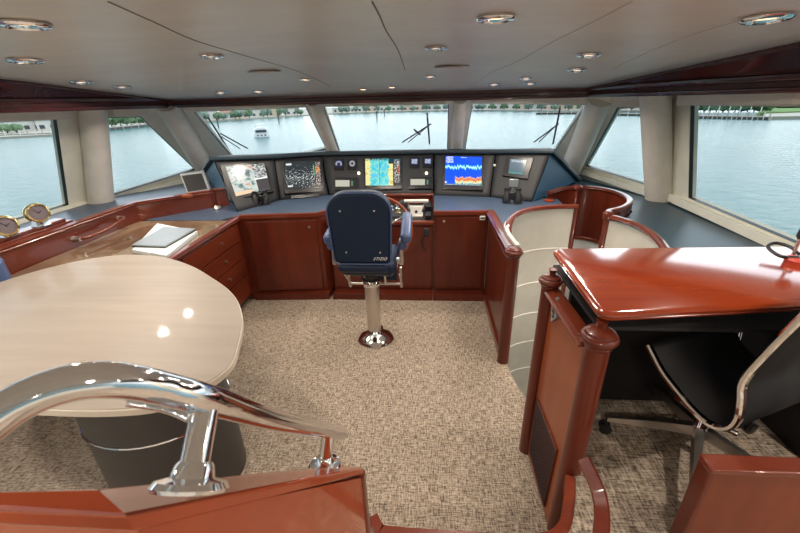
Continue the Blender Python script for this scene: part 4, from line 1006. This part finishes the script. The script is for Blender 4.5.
# gooseneck lamp at right edge
c = thing('desk_lamp', 'black flexible-neck lamp standing on a round red base, right desk corner', 'lamp', aZ(796,262,1.27))
p = aZ(797,262,1.27); bm = bm_(); lathe(bm, [(.045,0),(.047,.012),(.04,.02),(.004,.022)], p, n=26); obj('base', bm, 'red', c)
bm = bm_(); tube(bm, [p+V((0,0,.02)), aZ(780,256,1.29), aZ(768,247,1.30), aZ(776,243,1.31), aZ(790,247,1.31), aZ(799,254,1.305)], .008, 10, 6); obj('flexible_neck', bm, 'blackp', c)
bm = bm_(); tube(bm, [p+V((.0,.03,.0)), p+V((.0,.03,.13))], .008, 10); obj('chrome_stem', bm, 'chrome', c)
bm = bm_(); lathe(bm, [(.02,0),(.032,.02),(.034,.07),(.02,.085)], p+V((.015,.03,.09)), V((.2,0,1)), 20); obj('lamp_head', bm, 'blackp', c)

# ------------------------------------------------------------------ office chair
c = thing('office_chair', 'black sling office chair with polished metal frame and star base under the desk', 'chair', (1.24,1.38,FZ))
cx, cy = 1.24, 1.38
for k in range(5):
    a = math.radians(165+72*k); d = V((math.cos(a), math.sin(a), 0)); e = V((cx,cy,FZ))+d*.37
    bm = bm_(); pth = [V((cx,cy,FZ+.135))+d*.03, V((cx,cy,FZ+.115))+d*.2, V((cx,cy,FZ+.085))+d*.37]
    s_ = d.cross(V((0,0,1))); rg = []
    for p, w, h in zip(pth, (.024,.018,.013), (.024,.018,.010)): rg.append([bm.verts.new(p+s_*x+V((0,0,z))) for x, z in ((-w,-h),(w,-h),(w*.7,h),(-w*.7,h))])
    for r0, r1 in zip(rg, rg[1:]):
        for j in range(4): bm.faces.new((r0[j], r0[(j+1) % 4], r1[(j+1) % 4], r1[j]))
    bm.faces.new(rg[0][::-1]); bm.faces.new(rg[-1]); leg = obj('leg', bm, 'steel', c)
    bm = bm_()
    for sg in (-1, 1): lathe(bm, [(.012,0),(.027,.002),(.028,.016),(.014,.018)], e+s_*(.006 if sg > 0 else -.006)+V((0,0,.028)), s_*sg, 18)
    tube(bm, [e+V((0,0,.03)), e+V((0,0,.09))], .007, 8); obj('caster', bm, 'blackp', leg)
bm = bm_(); lathe(bm, [(.034,.10),(.036,.15),(.028,.16),(.026,.30),(.034,.31),(.05,.33),(.05,.34)], (cx,cy,FZ), n=24); obj('gas_column', bm, 'chrome', c)
F = unit(V((-.40,.92,0))); Lf = V((-F.y, F.x, 0))
def cp(s, l, z): return V((cx,cy,0))+F*s+Lf*l+V((0,0,z))
hw = .235
prof = []
for (x_, y_) in ((648,345),(661,370),(676,390),(690,407),(705,421),(718,427.5),(730,427),(738,418),(741,400),(744,380),(770,350),(800,320),(830,290)):
    d_ = ray(x_, y_); o_ = V((cx,cy,0))+Lf*(hw+.01); k_ = (o_-CAM).dot(Lf)/d_.dot(Lf); q_ = CAM+d_*k_; prof.append(((q_-V((cx,cy,0))).dot(F), q_.z))
pf = smooth_path([(s, 0, z) for s, z in prof], 4)
bm = bm_()
r1 = [bm.verts.new(cp(p.x, -hw, p.z)) for p in pf]; r2 = [bm.verts.new(cp(p.x, hw, p.z)) for p in pf]
for i in range(len(pf)-1): bm.faces.new((r1[i], r1[i+1], r2[i+1], r2[i]))
o = obj('sling_seat', bm, 'black', c); s_ = o.modifiers.new('t', 'SOLIDIFY'); s_.thickness = .022; s_.offset = 0
for sg in (-1, 1):
    bm = bm_(); sweep(bm, [cp(p.x, sg*(hw+.008), p.z) for p in pf], rect(.022,.030,0,0,.006), Lf); obj('side_rail', bm, 'chrome', c, label='polished metal side rail')
    bm = bm_(); tube(bm, [cp(-.20,sg*(hw+.02),1.08), cp(-.14,sg*(hw+.05),1.10), cp(.05,sg*(hw+.05),1.09), cp(.12,sg*(hw+.05),1.04), cp(.10,sg*(hw+.02),.90)], .012, 10, 6) if sg < 0 else tube(bm, [cp(-.10,sg*hw,.84), cp(-.2,sg*hw*.8,.83)], .012, 10)
    obj('arm' if sg < 0 else 'rail_spacer', bm, 'chrome', c)
bm = bm_(); tube(bm, [cp(0,-hw,.85), cp(0,0,.80), cp(0,hw,.85)], .016, 12, 6); obj('cross_brace', bm, 'chrome', c)

# ------------------------------------------------------------------ low panel at bottom right
c = thing('stair_end_panel', 'framed cherry panel with moulded top at the bottom right corner', 'panel', (1.2,1.0,FZ))
A0 = aY(712,466,.93); x0 = A0.x; zt = A0.z
bm = bm_(); box2(bm, (x0+.012,.93,FZ), (2.3,.97,zt-.005)); obj('flat_panel', bm, 'wood_mid', c, autos=False)
bm = bm_(); box2(bm, (x0-.008,.915,zt-.022), (2.3,.98,zt)); obj('top_rail', bm, 'wood_h', c, bevel=.006)
bm = bm_(); box2(bm, (x0-.008,.918,FZ), (x0+.012,.975,zt-.02)); obj('side_stile', bm, 'wood', c, bevel=.005)

# ------------------------------------------------------------------ maple table
c = thing('dining_table', 'large oval pale maple table at the left on a taupe leather pedestal', 'table', (-1.7,1.6,0))
tp = [(-.835,1.20),(-.87,1.38),(-.945,1.58),(-1.06,1.77),(-1.20,1.925),(-1.38,2.075),(-1.62,2.255),(-1.90,2.40),(-2.15,2.455),(-2.38,2.42),(-2.58,2.27),(-2.72,2.03),(-2.76,1.70),(-2.66,1.35),(-2.40,1.10),(-1.95,.985),(-1.5,.96),(-1.15,.965),(-.95,1.02)]
tp = [tuple(p[:2]) for p in smooth_path([(x, y, 0) for x, y in tp], 5, closed=True)]
bm = bm_(); ring_stack(bm, tp, [(.010,.957),(.003,.960),(0,.966),(0,.995),(.003,1.0),(.012,1.002)]) if False else None
bm.free(); bm = bm_(); prism(bm, tp, .968, 1.0); obj('table_top', bm, 'table', c, bevel=.004)
bm = bm_()
sweep(bm, [V((x, y, .982)) for x, y in tp], rect(.008,.030,0,0,.002), closed=True); obj('edge_band', bm, 'table_edge', c)
pl = rpoly([(-1.84,1.36),(-1.62,1.17),(-1.28,1.17),(-1.12,1.45),(-1.22,1.75),(-1.60,1.78)], .12)
pc = [( -1.47+.37*math.cos(a)*1.0, 1.49+.30*math.sin(a)) for a in [2*PI*i/40 for i in range(40)]]
bm = bm_(); prism(bm, pc, 0, .965); obj('pedestal', bm, 'taupe', c)
bm = bm_(); sweep(bm, [V((x, y, .52)) for x, y in [( -1.47+.372*math.cos(a), 1.49+.302*math.sin(a)) for a in [2*PI*i/40 for i in range(40)]]], circ(.007, 8), closed=True); obj('chrome_band', bm, 'chrome', c)
# folder / laptop on a white pad
c = thing('paper_pad', 'white stack of papers lying on the chart table', 'papers', (-2.2,2.85,.945))
pp = [aZ(133,253,.947), aZ(168,259,.947), aZ(198,234,.947), aZ(158,226,.947)]
bm = bm_(); extr(bm, pp, (0,0,.028)); obj('sheets', bm, 'paper', c, autos=False)
c2 = thing('slim_laptop', 'closed slim grey laptop lying on the white papers', 'laptop', (-2.2,2.9,.975))
lp = [aZ(132,246,.985), aZ(165,247,.985), aZ(196,229.5,.985), aZ(164,228,.985)]
bm = bm_(); extr(bm, [p+V((0,0,-.01)) for p in lp], (0,0,.010)); obj('base', bm, 'blackp', c2, autos=False)
bm = bm_(); extr(bm, [p+V((0,0,.001)) for p in lp], (0,0,.010)); obj('lid', bm, 'slv', c2, autos=False)
# settee back at the far left edge
c = thing('settee_backrest', 'blue leather settee back rounding off at the left edge behind the table', 'settee', (-3.0,2.1,0))
bm = bm_(); prism(bm, rpoly([(-3.25,.9),(-2.93,.9),(-2.80,2.10),(-2.90,2.18),(-3.25,2.2)], .05), .3, 1.12); obj('back_cushion', bm, 'bluepad', c, bevel=.04)
bm = bm_(); box2(bm, (-3.25,.9,0), (-2.95,2.1,.3)); obj('settee_base', bm, 'dark', c)

# ------------------------------------------------------------------ stair half-wall with chrome handrail, near left
c = thing('stair_half_wall', 'cherry stair half-wall with a sloping cap in the left foreground', 'half wall', (-.3,.4,0))
K1, K2 = aD(126,515,.385), aD(364,467,1.05)
wd = .085
near = [aZ(-120,503,K1.z), K1, K2]; far = [aZ(-120,492,K1.z), aZ(95,487,K1.z), K2+V((-wd,.0,0))]
bm = bm_()
def seg(bm, a, b, cc_, d, th): hexa(bm, [a, b, cc_, d], [x-V((0,0,th)) for x in (a, b, cc_, d)])
seg(bm, near[0], near[1], far[1], far[0], .03); seg(bm, near[1], near[2], far[2], far[1], .03)
obj('cap', bm, 'wood_fg', c, bevel=.008)
bm = bm_(); e = .010
e = .006; n2 = [near[0]+V((0,e,-.028)), near[1]+V((-e*.6,e,-.028)), near[2]+V((-e,-.012,-.028))]; f2 = [far[0]+V((0,-e,-.028)), far[1]+V((e,-e,-.028)), far[2]+V((e,-.012,-.028))]
for a, b, c3, d in ((n2[0],n2[1],f2[1],f2[0]), (n2[1],n2[2],f2[2],f2[1])): hexa(bm, [a,b,c3,d], [V((x.x,x.y,0)) for x in (a,b,c3,d)])
obj('wall_panel', bm, 'wood_fg', c, autos=False)
bm = bm_(); sweep(bm, [near[2]+V((-wd*.5,.0,-.03)), V((near[2].x-wd*.5, near[2].y, 0))], rect(wd,.03,0,0,.004), V((0,1,0))); obj('end_stile', bm, 'wood', c)
c = thing('stair_handrail', 'polished chrome handrail curving over the cherry half-wall, left foreground', 'handrail', aD(185,490,.42))
hp = smooth_path([aD(-90,500,.34), aD(-30,440,.345), aD(20,402,.355), aD(70,383,.37), aD(115,380,.39), aD(165,389,.43), aD(215,402,.49), aD(280,421,.68), aD(325,430,.93), aD(341,433,1.05)], 8)
bm = bm_(); sweep(bm, hp, circ(.0185, 20)); obj('rail', bm, 'chrome', c)
for (top, bot, dp_, dt) in ((aD(205,408,.475), aD(190,487,.430), .435, .475), (aD(329,432,.97), aD(325,465,.98), .99, .97)):
    bm = bm_(); b0 = bot; tube(bm, [b0, b0.lerp(top, .5), top], .0165, 18); stn = obj('stanchion', bm, 'chrome', c)
    sl_ = unit((K2-K1)); nn = unit(sl_.cross(V((-1,0,0)))); nn = nn if nn.z > 0 else -nn; nn = nn if dt < .6 else unit(nn*.4+V((0,0,1)))
    bm = bm_(); lathe(bm, [(.040,-.004),(.042,.0),(.038,.006),(.024,.010),(.021,.022),(.018,.026)], b0, nn, 28); obj('flange', bm, 'chrome', stn)
bm = bm_(); tube(bm, [aD(128,402,.46), aD(165,408,.47), aD(190,418,.455)], .006, 10, 4); obj('rail_bracket', bm, 'chrome', c)

# ------------------------------------------------------------------ outside: water, shores, houses
WZ = -6.0
bm = bm_(); n = 40
vs = [bm.verts.new(V((-1500+3000*i, -600+3600*j, WZ))) for j in range(2) for i in range(2)]; bm.faces.new((vs[0], vs[1], vs[3], vs[2]))
o = obj('harbour_water', bm, 'water', autos=False); o['kind'] = 'structure'
M['grass'] = simple('shore_grass', (.16,.28,.07), .9, var=.4); M['sand'] = simple('shore_stone', (.50,.46,.38), .9, var=.25)
M['tree'] = simple('tree_foliage', (.10,.19,.08), .9, var=.5); M['tree2'] = simple('tree_foliage_pale', (.20,.30,.17), .9, var=.4)
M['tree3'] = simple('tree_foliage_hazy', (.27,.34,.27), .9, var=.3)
M['roof'] = simple('terracotta_roof', (.50,.24,.16), .8); M['roofg'] = simple('grey_roof', (.40,.41,.42), .7); M['hw'] = simple('white_render', (.78,.77,.73), .8)
M['hp'] = simple('peach_render', (.74,.62,.50), .8); M['hwin'] = simple('dark_window', (.08,.11,.13), .2); M['dock'] = simple('dock_planks', (.11,.10,.09), .8); M['boat'] = simple('white_gelcoat', (.92,.92,.92), .25)
def W(x, y): return aZ(x, y, WZ)
def shore(name, pts, depth, label, mat='sand', h=.6):
    P = [W(*p) for p in pts]; bm = bm_()
    far_ = [V((p.x, p.y, 0))+unit(V((p.x, p.y, 0)))*depth for p in P]
    prism(bm, [(p.x, p.y) for p in P]+[(p.x, p.y) for p in far_[::-1]], WZ-1, WZ+h); o = obj(name, bm, mat, autos=False); o['kind'] = 'structure'; return P
shore('shoreline', [(-60,143),(0,139),(57,136),(60,135.5)], 60, '')
shore('shoreline', [(100,131),(107,130),(150,126),(178,124)], 60, '')
shore('shoreline', [(185,123.5),(240,120),(285,117),(330,114.5),(380,112.5),(450,111),(500,111),(545,111.5),(600,112),(650,112)], 300, '')
shore('shoreline', [(762,119.5),(800,119),(900,119)], 60, '', 'sand', .8)
shore('shore_lawn', [(757,116.5),(800,115),(900,114)], 50, '', 'grass', 1.2)
hmesh = {}
def house(px_, py_, w, h, mat, roof, label, grp, back=6, turn=0):
    p = W(px_, py_); d = unit(V((p.x, p.y, 0))); p = p+d*back; p.z = WZ+.5; ang = math.atan2(-d.x, d.y)+turn
    t = thing('waterfront_house', label, 'house', (p.x, p.y, p.z), grp); dpth = w*.7
    R3 = Matrix.Rotation(ang, 4, 'Z')
    def add(name, fn, mt, par=None):
        bm = bm_(); fn(bm); bmesh.ops.transform(bm, matrix=Matrix.Translation(p)@R3, verts=bm.verts); return obj(name, bm, mt, par or t, autos=False)
    wl = add('walls', lambda b: box2(b, (-w/2,0,0), (w/2,dpth,h)), mat)
    def rf(b):
        e = .5; z = h; rh = min(w, dpth)*.28
        a = [V((-w/2-e,-e,z)), V((w/2+e,-e,z)), V((w/2+e,dpth+e,z)), V((-w/2-e,dpth+e,z))]; k = [V((-w*.25,dpth*.5,z+rh)), V((w*.25,dpth*.5,z+rh))]
        va = [b.verts.new(x) for x in a]; vk_ = [b.verts.new(x) for x in k]
        b.faces.new((va[0],va[1],vk_[1],vk_[0])); b.faces.new((va[1],va[2],vk_[1])); b.faces.new((va[2],va[3],vk_[0],vk_[1])); b.faces.new((va[3],va[0],vk_[0])); b.faces.new(va[::-1])
    add('roof', rf, roof)
    nf = max(1, int(h//2.8)); nw = max(2, int(w//3.2))
    for fl_ in range(nf):
        for k in range(nw):
            x = -w/2+w*(k+.5)/nw; add('window', lambda b: box2(b, (x-.8,-.06,.7+fl_*2.7), (x+.8,.06,2.1+fl_*2.7)), 'hwin')
def treeat(px_, py_, r, h, mat, label, grp, back=3):
    p = W(px_, py_); d = unit(V((p.x, p.y, 0))); p = p+d*back; p.z = WZ+.5
    t = thing('shore_tree', label, 'tree', (p.x, p.y, p.z), grp)
    bm = bm_(); lathe(bm, [(.22,0),(.15,h*.5)], p, n=6); obj('trunk', bm, 'dock', t)
    bm = bm_(); bmesh.ops.create_icosphere(bm, subdivisions=3, radius=1)
    for v in bm.verts:
        k = 1+.28*math.sin(v.co.x*5+p.x)*math.sin(v.co.y*6+p.y)+.22*random.random(); v.co = V((v.co.x*r*k, v.co.y*r*k, v.co.z*h*.36*k))
    bmesh.ops.translate(bm, verts=bm.verts, vec=p+V((0,0,h*.62))); obj('crown', bm, mat, t, autos=False)
# left marina house + fence
rnd = random.Random(3)
house(-12,137,10,4.4,'hw','roofg','white waterfront house at the very left edge of the left window','houses across the left water',12)
house(24,134,13,4.2,'hw','roofg','long white waterfront house in the middle of the left side window','houses across the left water',12)
house(50,133,6.5,4.2,'hw','roofg','white house beside the window edge in the left side window','houses across the left water',12)
for i, (x, y) in enumerate(((-2,136),(9,135.5),(18,135))): treeat(x, y, 2.0, 3.2, 'tree2', ['small green tree at far left of the side window','small green tree before the left edge house','small green tree before the long white house'][i], 'small trees by the left houses', 4)
house(118,127,10,4,'hw','roofg','white house seen between the left column and the forward left pillar','houses beyond the forward left window',20)
house(136,125,13,4.5,'hw','roofg','white house beside the slanted edge of the forward left window','houses beyond the forward left window',16)
for i, x in enumerate((108,113,122,128,133,141,147,152)): treeat(x, 130-(x-107)*.09, rnd.uniform(2.2,3.6), rnd.uniform(4,7), rnd.choice(('tree','tree2')), 'green shoreline tree in the forward left side window, number %s from the column' % ['first','second','third','fourth','fifth','sixth','seventh','eighth'][i], 'trees beyond the forward left window', 6)
xs = [198,212,228,243,258,275,292,338,350,362,372,384,396,408,420,432,442,474,486,498,510,522,534,548,562,574]
def sy(x): 
    tb = [(185,123.5),(240,120),(285,117),(330,114.5),(380,112.5),(450,111),(500,111),(545,111.5),(600,112)]
    for (a, b), (c_, d_) in zip(tb, tb[1:]):
        if a <= x <= c_: return b+(d_-b)*(x-a)/(c_-a)
    return 112
pane = lambda x: 'left' if x < 320 else 'middle' if x < 460 else 'right'
ordn = ['first','second','third','fourth','fifth','sixth','seventh','eighth','ninth','tenth']
cnt = {}
for x in xs:
    k = pane(x); cnt[k] = cnt.get(k, 0)+1
    house(x, sy(x)-.3, rnd.uniform(6.5,9), rnd.uniform(3.0,5.8), rnd.choice(('hw','hw','hp')), rnd.choice(('roof','roofg','roofg','hw')), 'distant waterfront house, %s from the left in the %s windscreen pane' % (ordn[cnt[k]-1], k), 'houses on the far front shore', rnd.uniform(6,11), rnd.uniform(-.2,.2))
cnt = {}
for x in [194,201,207,219,224,236,240,250,264,268,280,286,298,301,342,347,356,366,378,389,402,413,426,437,446,478,482,492,504,516,528,541,555,568,580]:
    k = pane(x); cnt[k] = cnt.get(k, 0)+1
    nm_ = (['first','second','third','fourth','fifth','sixth','seventh','eighth','ninth','tenth','eleventh','twelfth','thirteenth','fourteenth','fifteenth'])[cnt[k]-1]
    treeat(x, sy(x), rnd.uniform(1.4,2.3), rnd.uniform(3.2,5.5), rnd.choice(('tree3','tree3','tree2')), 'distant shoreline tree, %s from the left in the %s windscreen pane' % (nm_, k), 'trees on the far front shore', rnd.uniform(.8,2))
# right: piers and trees
def pier(name, A, B_, label, npile, w=2.5, h=.9):
    a, b = W(*A), W(*B_); t = thing(name, label, 'pier', (a.x, a.y, WZ), 'docks along the shore'); d = unit(V((b.x-a.x, b.y-a.y, 0))); s = V((-d.y, d.x, 0))
    bm = bm_(); extr(bm, [a+s*0, b+s*0, b+s*w, a+s*w], (0,0,.0001+h)); obj('deck', bm, 'sand', t, autos=False)
    bm = bm_(); extr(bm, [V((*(a-s*.02-d*.0)[:2], WZ)), V((*(b-s*.02)[:2], WZ)), V((*(b-s*.3)[:2], WZ)), V((*(a-s*.3)[:2], WZ))], (0,0,h*.75)); obj('fender', bm, 'dock', t, autos=False)
    L = (b-a).length
    for k in range(npile):
        p = a+d*(L*k/(npile-1)); bm = bm_(); lathe(bm, [(.14,-1),(.14,h+1.3)], V((p.x,p.y,WZ))-s*.4, n=8); obj('pile', bm, 'sand' if k % 2 else 'hw', t)
pier('floating_dock', (-40,139), (60,135.3), 'long dark-edged dock across the left side window', 14)
pier('floating_dock', (106,130.3), (158,125.3), 'dark-edged dock in the forward left side window', 8)
pier('floating_dock', (536,114.5), (590,114), 'low pier at the right end of the right windscreen pane', 10)
pier('floating_dock', (612,115.5), (655,116.3), 'pier in the forward right side window', 6)
pier('floating_dock', (686,118.3), (769,120), 'long pier with pale pilings in the right side window', 18)
names_ = ['first','second','third','fourth','fifth','sixth','seventh','eighth','ninth','tenth','eleventh','twelfth','thirteenth','fourteenth']
for i in range(13):
    x = 690+i*6.2; treeat(x, 116.6, rnd.uniform(1.5,2.6), rnd.uniform(3.6,5.6), rnd.choice(('tree','tree2')), 'green tree behind the long right pier, %s from the window edge' % names_[i], 'trees behind the right pier', 14)
for i in range(4): treeat(780+i*9, 114.5, 2.4, 3.0, 'tree', 'rounded dark shrub on the lawn at far right, %s one' % names_[i], 'shrubs on the right lawn', 30)
for i in range(7):
    x = 696+i*10.5; p = W(x, 116.8); t = thing('small_sailboat', 'small pale sailboat with bare mast behind the long right pier, %s from the window edge' % names_[i], 'sailboat', (p.x,p.y,WZ), 'sailboats behind the right pier')
    bm = bm_(); d = unit(V((p.x,p.y,0)))*8; q = V((p.x+d.x,p.y+d.y,WZ)); lathe(bm, [(.16,0),(.12,9.5)], q, n=8); obj('pole', bm, 'boat', t)
    bm = bm_(); s = unit(V((-d.y,d.x,0))); hexa(bm, [q-s*1.4, q+s*1.1-d*.06, q+s*1.5, q+s*1.1+d*.06], [q-s*1.5+V((0,0,1.0)), q+s*1.2-d*.08+V((0,0,1.0)), q+s*1.8+V((0,0,1.1)), q+s*1.2+d*.08+V((0,0,1.0))]); obj('hull', bm, 'boat', t, autos=False)
for i in range(3):
    x = 618+i*13; treeat(x, 113.6, 3.2, 5, 'tree', 'tree beyond the forward right side window, %s one' % names_[i], 'trees beyond the forward right window', 20)
house(628,113,14,5,'hw','roofg','white building beyond the forward right side window','houses to the right',25)
# motor yacht
p = W(262,137); d = unit(V((p.x,p.y,0))); s = V((d.y,-d.x,0))
c = thing('motor_yacht', 'white motor yacht with flybridge seen from astern in the left windscreen pane', 'boat', (p.x,p.y,WZ))
def yb(bm, x0, x1, y0, y1, z0, z1, tp_=1.0):
    x0, x1, y0, y1 = x0*.85, x1*.85, y0*.7, y1*.7; z0, z1 = z0*.5, z1*.5; lo = [p+s*x0+d*y0, p+s*x1+d*y0, p+s*x1*tp_+d*y1, p+s*x0*tp_+d*y1]; hexa(bm, [q+V((0,0,z0)) for q in lo], [q+V((0,0,z1)) for q in lo])
bm = bm_(); yb(bm, -2.3,2.3,0,14,-.3,1.7,.45); yb(bm, -2.3,2.3,-.8,.2,-.2,.5); obj('hull', bm, 'boat', c, autos=False)
bm = bm_(); yb(bm, -1.9,1.9,2.5,9,1.7,3.6,.8); obj('cabin', bm, 'boat', c, autos=False)
bm = bm_(); yb(bm, -2.0,2.0,1.2,7,3.6,3.75); yb(bm, -1.5,1.5,2.8,5.5,3.75,4.6,.9); obj('flybridge', bm, 'boat', c, autos=False)
for x in (-1.4,-.3,.8): bm = bm_(); yb(bm, x,x+.55,-.05,.0,.4,1.2); obj('stern_opening', bm, 'hwin', c, autos=False)
bm = bm_(); yb(bm, -1.5,1.5,2.40,2.52,2.1,3.2); obj('cabin_window', bm, 'hwin', c, autos=False)
bm = bm_()
for x in (-1.4,1.3): tube(bm, [p+s*x*.85+d*2.3+V((0,0,2.2)), p+s*x*.85+d*2.3+V((0,0,3.1))], .06, 6)
yb(bm, -1.6,1.6,2.4,5,6.1,6.25); obj('hardtop', bm, 'boat', c, autos=False)
for i, (x, y) in enumerate(((218.5,127),(279,122.5),(377,119.5),(384.5,116))):
    q = W(x, y); bm = bm_(); lathe(bm, [(.25,-.5),(.25,2.6),(.4,2.7),(.4,3.4),(.1,3.6)], q, n=8); tag(obj('channel_marker', bm, 'dock'), ['dark channel marker near the left windscreen pillar','dark channel marker right of the motor yacht','tallest dark channel marker in the middle windscreen pane','small channel marker beside the tall one in the middle pane'][i], 'channel marker', 'channel markers in the water')

# ------------------------------------------------------------------ light
w = bpy.data.worlds.new('sky'); S.world = w; w.use_nodes = True; nt = w.node_tree
bg = nt.nodes['Background']; tc = N(nt, 'ShaderNodeTexCoord'); sp_ = N(nt, 'ShaderNodeSeparateXYZ'); nt.links.new(tc.outputs['Generated'], sp_.inputs[0])
rp = ramp(nt, sp_.outputs[2], [(0.0, (.95,.97,.98)), (.15, (.86,.92,.97)), (.6, (.60,.74,.88)), (1, (.50,.66,.84))]); nt.links.new(rp.outputs[0], bg.inputs['Color'])
bg.inputs['Strength'].default_value = 2.0
q1 = N(nt, 'ShaderNodeMath', operation='MULTIPLY'); q1.inputs[1].default_value = 1.15; nt.links.new(sp_.outputs[1], q1.inputs[0])
q2 = N(nt, 'ShaderNodeMath', operation='ADD'); q2.inputs[1].default_value = 1.4; nt.links.new(q1.outputs[0], q2.inputs[0])
nt.links.new(q2.outputs[0], bg.inputs['Strength'])
sd = bpy.data.lights.new('sun', 'SUN'); sd.energy = 1.2; sd.angle = .1; sd.color = (1,.96,.9); so = bpy.data.objects.new('sun', sd); COL.objects.link(so); so.rotation_euler = (math.radians(28), math.radians(8), math.radians(30))
def lamp(p, nrm, power, size, col=(1,.88,.75), spread=PI*.9):  # serves the ceiling downlights and the added lamps that have no fixture
    l = bpy.data.lights.new('downlight', 'AREA'); l.shape = 'DISK'; l.size = size; l.energy = power; l.color = col; l.spread = spread
    o = bpy.data.objects.new('downlight_and_fill_glow', l); COL.objects.link(o); o.location = p; o.rotation_mode = 'QUATERNION'; o.rotation_quaternion = V((0,0,1)).rotation_difference(nrm)
LP = 7.2
for (p, sc) in spots: lamp(p-cn(p.x, p.y)*.03, cn(p.x, p.y), LP*sc*sc, .09*sc)
for x, y in ((-2.6,-.6),(-1.2,-.6),(.3,-.6),(1.8,-.6),(-2.4,.6),(1.9,.6),(-2.0,-2.3),(0,-2.3),(1.6,-2.3)):
    lamp(V((x,y,2.22)), V((0,0,1)), LP*2.0, .12)  # added unseen lamps without fixtures, over and behind the camera, brightening the cabin
lamp(V((1.30,2.35,.42)), unit(V((.2,-1,.5))), 5.0, .1)  # added lamp without fixture, hidden behind the desk panel, brightens the stairwell lining
S.view_settings.view_transform = 'Standard'; S.view_settings.look = 'None'; S.view_settings.gamma = 1; S.view_settings.use_curve_mapping = False
S.view_settings.exposure = 0.22
S.cycles.max_bounces = 14; S.cycles.diffuse_bounces = 8; S.cycles.sample_clamp_indirect = 8
